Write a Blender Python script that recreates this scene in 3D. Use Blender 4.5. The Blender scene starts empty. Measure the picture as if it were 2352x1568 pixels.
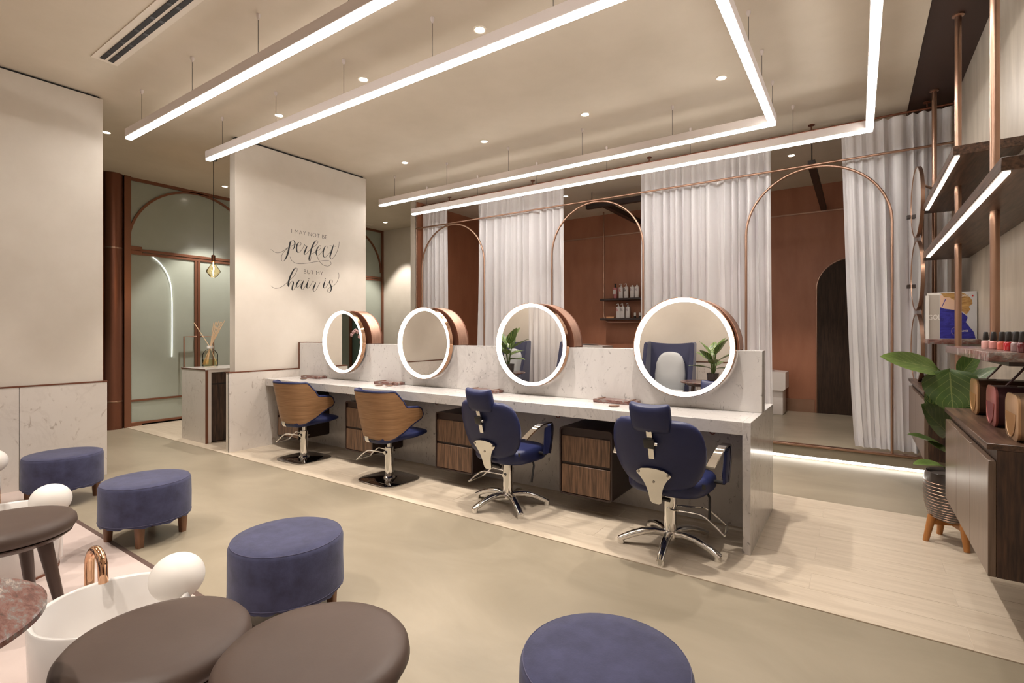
import bpy, bmesh, math, random
from mathutils import Vector, Matrix
random.seed(7)
PI = math.pi
S = bpy.context.scene
COL = S.collection

# ------------------------------------------------------------------ camera
cd = bpy.data.cameras.new('camera')
cam = bpy.data.objects.new('camera', cd)
COL.objects.link(cam)
cd.sensor_width = 36.0
cd.lens = 1165.0 / 2352.0 * 36.0
cd.shift_y = -19.0 / 2352.0
cd.clip_start = 0.05
cam.location = (0, 0, 1.5)
cam.rotation_euler = (PI / 2, 0, math.radians(34.276))
S.camera = cam

# ------------------------------------------------------------------ world, exposure
w = bpy.data.worlds.new('world')
S.world = w
w.use_nodes = True
w.node_tree.nodes['Background'].inputs[0].default_value = (0.9, 0.8, 0.7, 1)
w.node_tree.nodes['Background'].inputs[1].default_value = 0.05
S.view_settings.view_transform = 'Standard'
S.view_settings.look = 'None'
S.view_settings.gamma = 1.0
S.view_settings.exposure = 0.84
S.view_settings.use_curve_mapping = False
try:
    S.cycles.max_bounces = 7
    S.cycles.transparent_max_bounces = 16
    S.cycles.caustics_reflective = False
    S.cycles.caustics_refractive = False
except AttributeError:
    pass
WARM = (1.0, 0.915, 0.83)
STRIP_EMIT = 16.5
RING_EMIT = 3.6
SPOT_W = 155.0

# ------------------------------------------------------------------ materials
MATS = {}

def nodes_of(name):
    m = bpy.data.materials.new(name)
    m.use_nodes = True
    MATS[name] = m
    nt = m.node_tree
    return m, nt, nt.nodes['Principled BSDF']

def tex(nt, kind='noise', scale=5.0, detail=4.0, rough=0.55, dist=0.0, stretch=(1, 1, 1), coord='Object', rot=(0, 0, 0)):
    tc = nt.nodes.new('ShaderNodeTexCoord')
    mp = nt.nodes.new('ShaderNodeMapping')
    mp.inputs['Scale'].default_value = stretch
    mp.inputs['Rotation'].default_value = rot
    nt.links.new(tc.outputs[coord], mp.inputs[0])
    if kind == 'noise':
        t = nt.nodes.new('ShaderNodeTexNoise')
        t.inputs['Scale'].default_value = scale
        t.inputs['Detail'].default_value = detail
        t.inputs['Roughness'].default_value = rough
        t.inputs['Distortion'].default_value = dist
        out = t.outputs[0]
    elif kind == 'wave':
        t = nt.nodes.new('ShaderNodeTexWave')
        t.inputs['Scale'].default_value = scale
        t.inputs['Distortion'].default_value = dist
        t.inputs['Detail'].default_value = detail
        out = t.outputs['Fac']
    elif kind == 'voronoi':
        t = nt.nodes.new('ShaderNodeTexVoronoi')
        t.inputs['Scale'].default_value = scale
        out = t.outputs[0]
    nt.links.new(mp.outputs[0], t.inputs[0])
    return out

def ramp(nt, src, stops):
    r = nt.nodes.new('ShaderNodeValToRGB')
    e = r.color_ramp.elements
    while len(e) < len(stops):
        e.new(0.5)
    for el, (p, c) in zip(e, stops):
        el.position = p
        el.color = (*c, 1) if len(c) == 3 else c
    nt.links.new(src, r.inputs[0])
    return r.outputs[0]

def mixc(nt, fac, a, b, mode='MIX'):
    m = nt.nodes.new('ShaderNodeMix')
    m.data_type = 'RGBA'
    m.blend_type = mode
    if isinstance(fac, (int, float)):
        m.inputs[0].default_value = fac
    else:
        nt.links.new(fac, m.inputs[0])
    for i, v in ((6, a), (7, b)):
        if isinstance(v, tuple):
            m.inputs[i].default_value = (*v, 1)
        else:
            nt.links.new(v, m.inputs[i])
    return m.outputs[2]

def bump(nt, b, src, strength=0.1, dist=0.01):
    bn = nt.nodes.new('ShaderNodeBump')
    bn.inputs['Strength'].default_value = strength
    bn.inputs['Distance'].default_value = dist
    nt.links.new(src, bn.inputs['Height'])
    nt.links.new(bn.outputs[0], b.inputs['Normal'])

def mk(name, color, rough=0.5, metal=0.0, c2=None, scale=5, detail=4, stretch=(1, 1, 1), dist=0.0, lo=0.35, hi=0.65,
       bmp=0.0, bscale=None, coat=0.0, sheen=0.0, spec=None, coord='Object'):
    m, nt, b = nodes_of(name)
    b.inputs['Base Color'].default_value = (*color, 1)
    b.inputs['Roughness'].default_value = rough
    b.inputs['Metallic'].default_value = metal
    if coat:
        b.inputs['Coat Weight'].default_value = coat
        b.inputs['Coat Roughness'].default_value = 0.1
    if sheen:
        b.inputs['Sheen Weight'].default_value = sheen
    if spec is not None:
        b.inputs['Specular IOR Level'].default_value = spec
    if c2 is not None:
        t = tex(nt, 'noise', scale, detail, 0.6, dist, stretch, coord)
        nt.links.new(ramp(nt, t, [(lo, color), (hi, c2)]), b.inputs['Base Color'])
        if bmp:
            if bscale:
                t = tex(nt, 'noise', bscale, 4, 0.6, 0, stretch, coord)
            bump(nt, b, t, bmp)
    elif bmp:
        bump(nt, b, tex(nt, 'noise', bscale or 30, 4, 0.6, 0, stretch, coord), bmp)
    return m

def emit(name, color, strength):
    m = bpy.data.materials.new(name)
    m.use_nodes = True
    nt = m.node_tree
    nt.nodes.clear()
    o = nt.nodes.new('ShaderNodeOutputMaterial')
    e = nt.nodes.new('ShaderNodeEmission')
    e.inputs[0].default_value = (*color, 1)
    e.inputs[1].default_value = strength
    nt.links.new(e.outputs[0], o.inputs[0])
    MATS[name] = m
    return m

mk('plaster', (0.61, 0.55, 0.475), 0.6, c2=(0.665, 0.605, 0.53), scale=1.6, detail=6, bmp=0.03, bscale=9, spec=0.35)
mk('ceiling_plaster', (0.59, 0.515, 0.415), 0.75, c2=(0.645, 0.565, 0.462), scale=1.2, detail=5, spec=0.2)
mk('brushed_plaster', (0.40, 0.345, 0.28), 0.42, c2=(0.53, 0.465, 0.385), scale=2.2, detail=7, stretch=(1, 3, 0.6), bmp=0.04, bscale=8)
mk('concrete', (0.235, 0.198, 0.142), 0.34, c2=(0.325, 0.275, 0.203), scale=1.3, detail=8, stretch=(0.7, 1.3, 1), dist=0.6, lo=0.3, hi=0.7, spec=0.35, bmp=0.01, bscale=20)
mk('pink_floor', (0.53, 0.43, 0.39), 0.25, c2=(0.58, 0.475, 0.43), scale=2, detail=6)
mk('tile_plank', (0.46, 0.38, 0.288), 0.36, c2=(0.555, 0.47, 0.368), scale=2.2, detail=9, stretch=(0.9, 9, 1), dist=0.8, lo=0.33, hi=0.62, spec=0.4)
mk('brown_trim', (0.10, 0.062, 0.05), 0.45)
mk('copper', (0.44, 0.28, 0.205), 0.34, 1.0, c2=(0.40, 0.245, 0.175), scale=3, stretch=(1, 1, 1))
mk('copper_brushed', (0.66, 0.41, 0.30), 0.36, 1.0, c2=(0.55, 0.33, 0.24), scale=8, stretch=(1, 6, 1))
mk('copper_dark', (0.21, 0.085, 0.052), 0.40, 0.75)
mk('bronze_frame', (0.24, 0.105, 0.062), 0.40, 0.6)
mk('gold_polished', (0.72, 0.43, 0.27), 0.08, 1.0)
mk('chrome', (0.80, 0.79, 0.77), 0.06, 1.0)
mk('chrome_dark', (0.33, 0.31, 0.30), 0.05, 1.0)
mk('aluminium', (0.70, 0.63, 0.60), 0.5, 0.0)
mk('black_plastic', (0.018, 0.016, 0.016), 0.35)
mk('dark_slot', (0.02, 0.018, 0.018), 0.7)
mk('vent_white', (0.70, 0.62, 0.52), 0.5)
mk('white_ceramic', (0.70, 0.665, 0.635), 0.16, coat=0.4)
mk('white_ball', (0.76, 0.72, 0.67), 0.55)
mk('white_gloss', (0.74, 0.68, 0.64), 0.25)
mk('navy_velvet', (0.023, 0.024, 0.060), 0.9, c2=(0.044, 0.046, 0.104), scale=13, detail=9, lo=0.32, hi=0.68, sheen=0.12, bmp=0.12, bscale=160)
mk('navy_vinyl', (0.014, 0.019, 0.072), 0.42, c2=(0.019, 0.025, 0.086), scale=6, spec=0.4)
mk('navy_wool', (0.024, 0.026, 0.068), 0.85, sheen=0.3)
mk('grey_cushion', (0.47, 0.48, 0.49), 0.85, sheen=0.2)
mk('stitch', (0.065, 0.063, 0.115), 0.8)
mk('brown_leather', (0.072, 0.046, 0.035), 0.5, c2=(0.082, 0.054, 0.042), scale=5, bmp=0.03, bscale=120, spec=0.45)
mk('stool_wood', (0.060, 0.034, 0.026), 0.38)
mk('leg_wood', (0.155, 0.068, 0.033), 0.42, c2=(0.20, 0.095, 0.05), scale=6, stretch=(8, 8, 1))
mk('stand_wood', (0.33, 0.125, 0.028), 0.4, c2=(0.42, 0.175, 0.045), scale=6, stretch=(8, 8, 1))
mk('oak_shell', (0.23, 0.118, 0.052), 0.42, c2=(0.40, 0.225, 0.112), scale=3.0, detail=7, stretch=(1.2, 1.2, 28), lo=0.3, hi=0.7)
mk('wenge', (0.022, 0.012, 0.009), 0.42, c2=(0.092, 0.047, 0.028), scale=5.0, detail=6, stretch=(12, 12, 0.9), lo=0.38, hi=0.68)
mk('wenge_front', (0.055, 0.028, 0.016), 0.42, c2=(0.205, 0.112, 0.062), scale=5.0, detail=6, stretch=(13, 13, 0.9), lo=0.34, hi=0.68)
mk('wenge_satin', (0.115, 0.075, 0.052), 0.30, c2=(0.185, 0.125, 0.09), scale=5.0, detail=6, stretch=(14, 14, 0.7), lo=0.34, hi=0.68, spec=0.6)
mk('wenge_long', (0.030, 0.015, 0.010), 0.36, c2=(0.14, 0.075, 0.045), scale=4.0, detail=6, stretch=(14, 0.9, 14), lo=0.36, hi=0.7)
mk('wenge_frame', (0.026, 0.012, 0.009), 0.38)
mk('terracotta', (0.31, 0.122, 0.064), 0.5, c2=(0.36, 0.148, 0.08), scale=2.5, detail=6, stretch=(2, 2, 0.6))
mk('dark_door', (0.022, 0.013, 0.009), 0.65, c2=(0.05, 0.028, 0.017), scale=5, detail=6, stretch=(10, 10, 0.8), spec=0.25)
mk('dark_beam', (0.024, 0.011, 0.008), 0.5)
mk('dark_ceiling', (0.040, 0.020, 0.015), 0.55)
mk('sage_glass', (0.35, 0.385, 0.33), 0.25, c2=(0.375, 0.41, 0.355), scale=1.5, coat=0.25)
mk('teal_wall', (0.12, 0.20, 0.19), 0.6)
mk('mirror', (0.90, 0.88, 0.85), 0.0, 1.0)
mk('sheer_hem', (0.70, 0.62, 0.58), 0.9)
mk('soil', (0.03, 0.02, 0.015), 0.9)
mk('pot_glaze', (0.060, 0.048, 0.045), 0.22, coat=0.5)
mk('stem_green', (0.10, 0.15, 0.04), 0.5)
mk('reed', (0.66, 0.48, 0.31), 0.7)
mk('decal_black', (0.006, 0.006, 0.008), 0.5)
mk('paper_white', (0.78, 0.75, 0.71), 0.5)
mk('cover_grey', (0.48, 0.43, 0.38), 0.4)
mk('cover_sky', (0.60, 0.60, 0.62), 0.4)
mk('cover_blue', (0.035, 0.035, 0.36), 0.4, c2=(0.012, 0.012, 0.17), scale=9, stretch=(1, 1, 2.5), dist=2)
mk('cover_hair', (0.60, 0.36, 0.13), 0.4, c2=(0.30, 0.15, 0.04), scale=14, stretch=(1, 1, 5), dist=1)
mk('cover_skin', (0.74, 0.50, 0.37), 0.4)
mk('cover_red', (0.55, 0.02, 0.02), 0.4)
mk('kraft', (0.65, 0.32, 0.15), 0.6)
mk('k_red', (0.55, 0.10, 0.12), 0.5)
mk('k_black', (0.02, 0.018, 0.02), 0.5)
mk('k_mauve', (0.28, 0.2, 0.28), 0.5)
mk('bottle_white', (0.68, 0.63, 0.60), 0.35)
mk('bottle_pink', (0.48, 0.17, 0.17), 0.35)
mk('rose_lamp', (0.42, 0.14, 0.13), 0.28, 0.6)
mk('gold_lamp', (0.56, 0.33, 0.16), 0.30, 0.7)
mk('sand_lamp', (0.52, 0.33, 0.19), 0.32, 0.6)
mk('plum_body', (0.075, 0.03, 0.034), 0.35, 0.3)
mk('brown_body', (0.075, 0.034, 0.02), 0.35, 0.3)
mk('sand_body', (0.30, 0.19, 0.12), 0.35, 0.3)
mk('orchid_pink', (0.70, 0.45, 0.47), 0.6)
mk('chair_grey_tag', (0.02, 0.02, 0.02), 0.6)
for i, c in enumerate([(0.62, 0.33, 0.30), (0.50, 0.20, 0.18), (0.48, 0.09, 0.06), (0.38, 0.008, 0.015), (0.20, 0.12, 0.12), (0.62, 0.33, 0.25), (0.72, 0.62, 0.55), (0.10, 0.01, 0.015)]):
    mk('polish_%d' % i, c, 0.12, coat=0.6)

emit('strip_light', (1.0, 0.955, 0.91), STRIP_EMIT)
emit('ring_light', (1.0, 0.84, 0.72), RING_EMIT)
emit('led_light', (1.0, 0.92, 0.82), 3.2)
emit('shelf_led', (1.0, 0.88, 0.75), 6.0)
emit('curve_glow', (1.0, 0.97, 0.92), 2.5)
emit('downlight_lens', (1.0, 0.88, 0.72), 25.0)
emit('filament', (1.0, 0.62, 0.26), 45.0)

def marble(name, base, vein, s=2.2, contrast=0.06, spots=None, rough=0.14, stretch=(1, 1, 1), rot=(0.5, 0.6, 0.4)):
    m, nt, b = nodes_of(name)
    t1 = tex(nt, 'noise', s, 10, 0.62, 1.2, stretch, rot=rot)
    v = ramp(nt, t1, [(0.5 - contrast, (0, 0, 0)), (0.5, (1, 1, 1)), (0.5 + contrast, (0, 0, 0))])
    t2 = tex(nt, 'noise', s * 0.6, 4, 0.5, 0.3, stretch)
    soft = ramp(nt, t2, [(0.35, (0, 0, 0)), (0.7, (1, 1, 1))])
    c = mixc(nt, soft, base, tuple(0.80 * x + 0.2 * y for x, y in zip(base, vein)))
    fac = nt.nodes.new('ShaderNodeMath')
    fac.operation = 'MULTIPLY'
    nt.links.new(v, fac.inputs[0])
    nt.links.new(soft, fac.inputs[1])
    f2 = nt.nodes.new('ShaderNodeMath')
    f2.operation = 'MULTIPLY'
    nt.links.new(fac.outputs[0], f2.inputs[0])
    f2.inputs[1].default_value = 0.28
    c = mixc(nt, f2.outputs[0], c, vein)
    if spots:
        t3 = tex(nt, 'noise', s * 13, 5, 0.62, 0.8, (1.0, 1.0, 0.55), rot=rot)
        sp = ramp(nt, t3, [(0.605, (0, 0, 0)), (0.70, (1, 1, 1))])
        f3 = nt.nodes.new('ShaderNodeMath')
        f3.operation = 'MULTIPLY'
        nt.links.new(sp, f3.inputs[0])
        f3.inputs[1].default_value = 0.75
        c = mixc(nt, f3.outputs[0], c, spots)
    nt.links.new(c, b.inputs['Base Color'])
    b.inputs['Roughness'].default_value = rough
    return m

marble('marble_white', (0.60, 0.572, 0.55), (0.26, 0.235, 0.23), 2.4, 0.04, (0.16, 0.145, 0.14))
marble('marble_wall', (0.70, 0.645, 0.59), (0.36, 0.30, 0.26), 1.3, 0.03, (0.40, 0.33, 0.28), rough=0.2)
def red_marble():
    m, nt, b = nodes_of('marble_red')
    t1 = tex(nt, 'noise', 8.0, 10, 0.72, 0.35, (1.0, 3.6, 2.0), rot=(0.2, 0.1, 0.5))
    c = ramp(nt, t1, [(0.30, (0.055, 0.035, 0.032)), (0.43, (0.13, 0.055, 0.045)), (0.50, (0.20, 0.10, 0.085)), (0.55, (0.17, 0.145, 0.135)), (0.66, (0.48, 0.38, 0.34))])
    nt.links.new(c, b.inputs['Base Color'])
    b.inputs['Roughness'].default_value = 0.22
red_marble()

def leaf_mat(name, c1, c2, vein, spotted=False):
    m, nt, b = nodes_of(name)
    uv = nt.nodes.new('ShaderNodeUVMap')
    sp = nt.nodes.new('ShaderNodeSeparateXYZ')
    nt.links.new(uv.outputs[0], sp.inputs[0])

    def mth(op, a, bb=None):
        n = nt.nodes.new('ShaderNodeMath')
        n.operation = op
        for i, v in enumerate((a, bb)):
            if v is None:
                continue
            if isinstance(v, (int, float)):
                n.inputs[i].default_value = v
            else:
                nt.links.new(v, n.inputs[i])
        return n.outputs[0]
    d = mth('ABSOLUTE', mth('SUBTRACT', sp.outputs[0], 0.5))
    mid = mth('LESS_THAN', d, 0.014)
    ph = mth('SUBTRACT', mth('MULTIPLY', sp.outputs[1], 6.5), mth('MULTIPLY', d, 5.5))
    fr = mth('ABSOLUTE', mth('SUBTRACT', mth('FRACT', ph), 0.5))
    side = mth('LESS_THAN', fr, 0.035 if not spotted else 0.2)
    vf = mth('MAXIMUM', mid, side)
    t = tex(nt, 'noise', 9, 4)
    base = ramp(nt, t, [(0.35, c1), (0.65, c2)])
    nt.links.new(mixc(nt, mth('MULTIPLY', vf, 0.75), base, vein), b.inputs['Base Color'])
    b.inputs['Roughness'].default_value = 0.35
    return m

leaf_mat('leaf_fig', (0.036, 0.072, 0.012), (0.055, 0.10, 0.018), (0.19, 0.22, 0.06))
leaf_mat('leaf_light', (0.09, 0.15, 0.03), (0.12, 0.19, 0.04), (0.25, 0.30, 0.10))
leaf_mat('leaf_spotted', (0.035, 0.10, 0.03), (0.05, 0.13, 0.04), (0.35, 0.42, 0.13), True)

def sheer(name):
    m = bpy.data.materials.new(name)
    m.use_nodes = True
    nt = m.node_tree
    nt.nodes.clear()
    o = nt.nodes.new('ShaderNodeOutputMaterial')
    d = nt.nodes.new('ShaderNodeBsdfDiffuse')
    tl = nt.nodes.new('ShaderNodeBsdfTranslucent')
    tr = nt.nodes.new('ShaderNodeBsdfTransparent')
    d.inputs[0].default_value = (0.94, 0.915, 0.92, 1)
    tl.inputs[0].default_value = (0.94, 0.915, 0.92, 1)
    a = nt.nodes.new('ShaderNodeMixShader')
    a.inputs[0].default_value = 0.22
    nt.links.new(d.outputs[0], a.inputs[1])
    nt.links.new(tl.outputs[0], a.inputs[2])
    c = nt.nodes.new('ShaderNodeMixShader')
    c.inputs[0].default_value = 0.20
    nt.links.new(a.outputs[0], c.inputs[1])
    nt.links.new(tr.outputs[0], c.inputs[2])
    nt.links.new(c.outputs[0], o.inputs[0])
    MATS[name] = m

sheer('sheer')

def glassm(name, color, gloss=0.12):
    m = bpy.data.materials.new(name)
    m.use_nodes = True
    nt = m.node_tree
    nt.nodes.clear()
    o = nt.nodes.new('ShaderNodeOutputMaterial')
    tr = nt.nodes.new('ShaderNodeBsdfTransparent')
    tr.inputs[0].default_value = (*color, 1)
    gl = nt.nodes.new('ShaderNodeBsdfGlossy')
    gl.inputs['Roughness'].default_value = 0.03
    lw = nt.nodes.new('ShaderNodeLayerWeight')
    lw.inputs[0].default_value = gloss
    mx = nt.nodes.new('ShaderNodeMixShader')
    nt.links.new(lw.outputs['Fresnel'], mx.inputs[0])
    nt.links.new(tr.outputs[0], mx.inputs[1])
    nt.links.new(gl.outputs[0], mx.inputs[2])
    nt.links.new(mx.outputs[0], o.inputs[0])
    MATS[name] = m
glassm('clear_glass', (0.98, 0.97, 0.93), 0.10)
glassm('amber_glass', (0.98, 0.88, 0.68), 0.12)
glassm('oil', (0.97, 0.93, 0.74), 0.05)

# ------------------------------------------------------------------ mesh helpers
def nb():
    return bmesh.new()

def box(bm, x0, x1, y0, y1, z0, z1, bev=0.0, seg=2):
    r = bmesh.ops.create_cube(bm, size=1)
    vs = r['verts']
    bmesh.ops.scale(bm, vec=(x1 - x0, y1 - y0, z1 - z0), verts=vs)
    bmesh.ops.translate(bm, vec=((x0 + x1) / 2, (y0 + y1) / 2, (z0 + z1) / 2), verts=vs)
    if bev:
        es = list({e for v in vs for e in v.link_edges})
        bmesh.ops.bevel(bm, geom=es, offset=bev, segments=seg, profile=0.5, affect='EDGES')
    return bm

def loft(bm, rings, cap=True, closed=True, loop=False):
    R = [[bm.verts.new(p) for p in r] for r in rings]
    n = len(R[0])
    pairs = list(zip(R, R[1:]))
    if loop:
        pairs.append((R[-1], R[0]))
    for a, b in pairs:
        for i in range(n if closed else n - 1):
            j = (i + 1) % n
            try:
                bm.faces.new((a[i], a[j], b[j], b[i]))
            except ValueError:
                pass
    if cap and not loop:
        bm.faces.new(list(reversed(R[0])))
        bm.faces.new(R[-1])
    return R

def lathe(bm, prof, c=(0, 0, 0), seg=40, cap=True):
    rings = [[(c[0] + r * math.cos(2 * PI * i / seg), c[1] + r * math.sin(2 * PI * i / seg), c[2] + z) for i in range(seg)] for r, z in prof]
    loft(bm, rings, cap)
    return bm

def cyl(bm, cx, cy, z0, z1, r, r2=None, seg=28, bev=0.0):
    r2 = r if r2 is None else r2
    if bev:
        lathe(bm, [(r - bev, z0), (r, z0 + bev), (r2, z1 - bev), (r2 - bev, z1)], (cx, cy, 0), seg)
    else:
        lathe(bm, [(r, z0), (r2, z1)], (cx, cy, 0), seg)
    return bm

def smooth_path(pts, n=8, closed=False):
    P = [Vector(p) for p in pts]
    out = []
    N = len(P)
    for i in range(N if closed else N - 1):
        p0 = P[(i - 1) % N] if closed or i > 0 else P[0]
        p1 = P[i]
        p2 = P[(i + 1) % N]
        p3 = P[(i + 2) % N] if closed or i + 2 < N else P[-1]
        for k in range(n):
            t = k / n
            out.append(0.5 * ((2 * p1) + (p2 - p0) * t + (2 * p0 - 5 * p1 + 4 * p2 - p3) * t * t + (3 * p1 - p0 - 3 * p2 + p3) * t ** 3))
    if not closed:
        out.append(P[-1])
    return out

def tube(bm, pts, r, seg=10, closed=False, radii=None, cap=True):
    P = [Vector(p) for p in pts]
    N = len(P)
    rings = []
    prev = None
    for i in range(N):
        if closed:
            d = (P[(i + 1) % N] - P[i - 1])
        else:
            d = P[min(i + 1, N - 1)] - P[max(i - 1, 0)]
        d.normalize()
        if prev is None:
            u = d.orthogonal().normalized()
        else:
            u = (prev - d * prev.dot(d)).normalized()
        prev = u
        v = d.cross(u)
        rr = radii[i] if radii else r
        rings.append([P[i] + (u * math.cos(2 * PI * k / seg) + v * math.sin(2 * PI * k / seg)) * rr for k in range(seg)])
    loft(bm, rings, cap, True, closed)
    return bm

def sweep(bm, pts, wdir, half_w, half_t, closed=False):
    """flat band: width along wdir, thickness across"""
    P = [Vector(p) for p in pts]
    wv = Vector(wdir).normalized()
    rings = []
    N = len(P)
    for i in range(N):
        d = (P[(i + 1) % N] - P[i - 1]) if closed else (P[min(i + 1, N - 1)] - P[max(i - 1, 0)])
        d.normalize()
        nrm = d.cross(wv).normalized()
        rings.append([P[i] + wv * half_w + nrm * half_t, P[i] - wv * half_w + nrm * half_t, P[i] - wv * half_w - nrm * half_t, P[i] + wv * half_w - nrm * half_t])
    loft(bm, rings, True, True, closed)
    return bm

def prism(bm, pts, d, M=None):
    """pts: list of 3D points of a planar polygon, extruded by vector d"""
    a = [bm.verts.new(p) for p in pts]
    b = [bm.verts.new(Vector(p) + Vector(d)) for p in pts]
    bm.faces.new(list(reversed(a)))
    bm.faces.new(b)
    n = len(a)
    for i in range(n):
        j = (i + 1) % n
        bm.faces.new((a[i], a[j], b[j], b[i]))
    return bm

def sell(hx, hy, n=40, p=2.6):
    out = []
    for i in range(n):
        t = 2 * PI * i / n
        c, s = math.cos(t), math.sin(t)
        out.append((hx * math.copysign(abs(c) ** (2 / p), c), hy * math.copysign(abs(s) ** (2 / p), s)))
    return out

def cushion(bm, c, hx, hy, z0, z1, p=3.0, rnd=0.03, n=40, zf=None):
    """rounded slab, superellipse plan"""
    rings = []
    K = 5
    prof = []
    for k in range(K + 1):
        a = PI / 2 * k / K
        prof.append((rnd * (1 - math.sin(a)), z0 + rnd * (1 - math.cos(a))))
    for k in range(K + 1):
        a = PI / 2 * k / K
        prof.append((rnd * (1 - math.cos(a)), z1 - rnd * (1 - math.sin(a))))
    prof.append((min(hx, hy) * 0.55, z1 + 0.004))
    for ins, z in prof:
        ring = []
        for x, y in sell(hx - ins, hy - ins, n, p):
            zz = z + (zf(x, y) if zf else 0)
            ring.append((c[0] + x, c[1] + y, zz))
        rings.append(ring)
    loft(bm, rings)
    return bm

def fin(bm, ang=38):
    bmesh.ops.recalc_face_normals(bm, faces=bm.faces)
    th = math.radians(ang)
    for f in bm.faces:
        f.smooth = True
    for e in bm.edges:
        if len(e.link_faces) == 2:
            e.smooth = e.calc_face_angle(0) < th
        else:
            e.smooth = True
    return bm

def obj(name, bm, mat, parent=None, ang=38, xf=None):
    if xf is not None:
        bmesh.ops.transform(bm, matrix=xf, verts=bm.verts)
    fin(bm, ang)
    me = bpy.data.meshes.new(name)
    bm.to_mesh(me)
    bm.free()
    me.materials.append(MATS[mat])
    o = bpy.data.objects.new(name, me)
    COL.objects.link(o)
    if parent is not None:
        o.parent = parent
    return o

def tag(o, label, cat, group=None, kind=None):
    o['label'] = label
    o['category'] = cat
    if group:
        o['group'] = group
    if kind:
        o['kind'] = kind
    return o

def thing(name, label, cat, loc=(0, 0, 0), rz=0.0, group=None):
    o = bpy.data.objects.new(name, None)
    o.empty_display_size = 0.1
    COL.objects.link(o)
    o.location = loc
    o.rotation_euler = (0, 0, rz)
    return tag(o, label, cat, group)

def struct(o):
    o['kind'] = 'structure'
    return o

def children(o):
    return [c for c in list(COL.objects) if c.parent == o]

def dup(root, loc, rz=None, label=None):
    r = root.copy()
    COL.objects.link(r)
    r.location = loc
    if rz is not None:
        r.rotation_euler = (0, 0, rz)
    if label:
        r['label'] = label
    def rec(src, dst):
        for ch in children(src):
            c = ch.copy()
            COL.objects.link(c)
            c.parent = dst
            rec(ch, c)
    rec(root, r)
    return r

def rm(axis, a):
    return Matrix.Rotation(a, 4, axis)

def tm(x, y, z):
    return Matrix.Translation((x, y, z))

def text_mesh(name, body, size, mat, parent, mw, extr=0.0006, offset=0.0, spacing=1.0, align='LEFT'):
    cu = bpy.data.curves.new(name + '_tmp', 'FONT')
    cu.body = body
    cu.size = size
    cu.extrude = extr
    cu.offset = offset
    cu.space_character = spacing
    cu.align_x = align
    to = bpy.data.objects.new(name + '_tmp', cu)
    COL.objects.link(to)
    bpy.context.view_layer.update()
    dg = bpy.context.evaluated_depsgraph_get()
    me = bpy.data.meshes.new_from_object(to.evaluated_get(dg))
    bpy.data.objects.remove(to)
    me.transform(mw)
    me.materials.clear()
    me.materials.append(MATS[mat])
    me.name = name
    o = bpy.data.objects.new(name, me)
    COL.objects.link(o)
    o.parent = parent
    return o

# ================================================================== SETTING
CZ = 4.0            # ceiling height
XR = 0.863          # right wall face
ROOMX0 = -10.3
# floor: concrete with a band of plank tiles and a pink field
floor = struct(obj('floor', box(nb(), ROOMX0, XR + 0.1, -1.2, 10.1, -0.1, 0.0), 'concrete'))
TW, TL = 0.2325, 1.38
tile_mesh = {}
for k in range(9):
    y0 = 3.2 + k * TW
    off = 0.455 if k % 2 == 0 else -0.235
    x = off + TL
    while x > -9.6:
        xa, xb = max(x - TL, -9.62), min(x, XR)
        if xb - xa > 0.02:
            key = round(xb - xa, 3)
            if key not in tile_mesh:
                t = obj('tile', box(nb(), 0.0015, key - 0.0015, 0.001, TW - 0.001, 0.0, 0.006, 0.0006, 1), 'tile_plank', floor)
                tile_mesh[key] = t.data
            else:
                t = bpy.data.objects.new('tile', tile_mesh[key])
                COL.objects.link(t)
                t.parent = floor
            t.location = (xa, y0, 0.0)
        x -= TL
# make the grain differ from tile to tile: object coordinates are offset by a per-object random value
nt = MATS['tile_plank'].node_tree
oi = nt.nodes.new('ShaderNodeObjectInfo')
for n in list(nt.nodes):
    if n.type == 'MAPPING':
        ad = nt.nodes.new('ShaderNodeVectorMath')
        ad.operation = 'ADD'
        mu = nt.nodes.new('ShaderNodeVectorMath')
        mu.operation = 'SCALE'
        src = n.inputs[0].links[0].from_socket
        nt.links.new(oi.outputs['Random'], mu.inputs[0])
        mu.inputs['Scale'].default_value = 40.0
        nt.links.new(src, ad.inputs[0])
        nt.links.new(mu.outputs[0], ad.inputs[1])
        nt.links.new(ad.outputs[0], n.inputs[0])
mk('grout', (0.52, 0.44, 0.35), 0.8)
obj('grout', box(nb(), -9.62, XR, 3.2, 3.2 + 9 * TW, 0.0, 0.0045), 'grout', floor)
obj('pink_floor_field', box(nb(), -6.6, XR, -1.05, 1.372, 0.0, 0.004), 'pink_floor', floor)
obj('edge_strip', box(nb(), -6.6, XR, 1.372, 1.402, 0.0, 0.005), 'brown_trim', floor)

ceiling = struct(obj('ceiling', box(nb(), ROOMX0, 0.46, -1.2, 10.1, CZ, CZ + 0.12), 'ceiling_plaster'))
obj('dark_panel', box(nb(), 0.46, XR + 0.1, -1.2, 10.1, CZ + 0.015, CZ + 0.12), 'dark_ceiling', ceiling)

wall_right = struct(obj('wall_right', box(nb(), XR, XR + 0.12, -1.2, 10.1, 0, CZ + 0.02), 'brushed_plaster'))
wall_front = struct(obj('wall_front', box(nb(), ROOMX0, XR + 0.12, -1.25, -1.08, 0, CZ), 'plaster'))
for i in range(7):
    obj('marble_panel', box(nb(), -6.6 + i * 1.06 + 0.002, min(-6.6 + (i + 1) * 1.06 - 0.002, XR), -1.08, -1.06, 0, 0.985, 0.002, 1), 'marble_wall', wall_front)
obj('copper_trim', box(nb(), -6.6, XR, -1.08, -1.055, 0.985, 1.0), 'copper_dark', wall_front)

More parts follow.
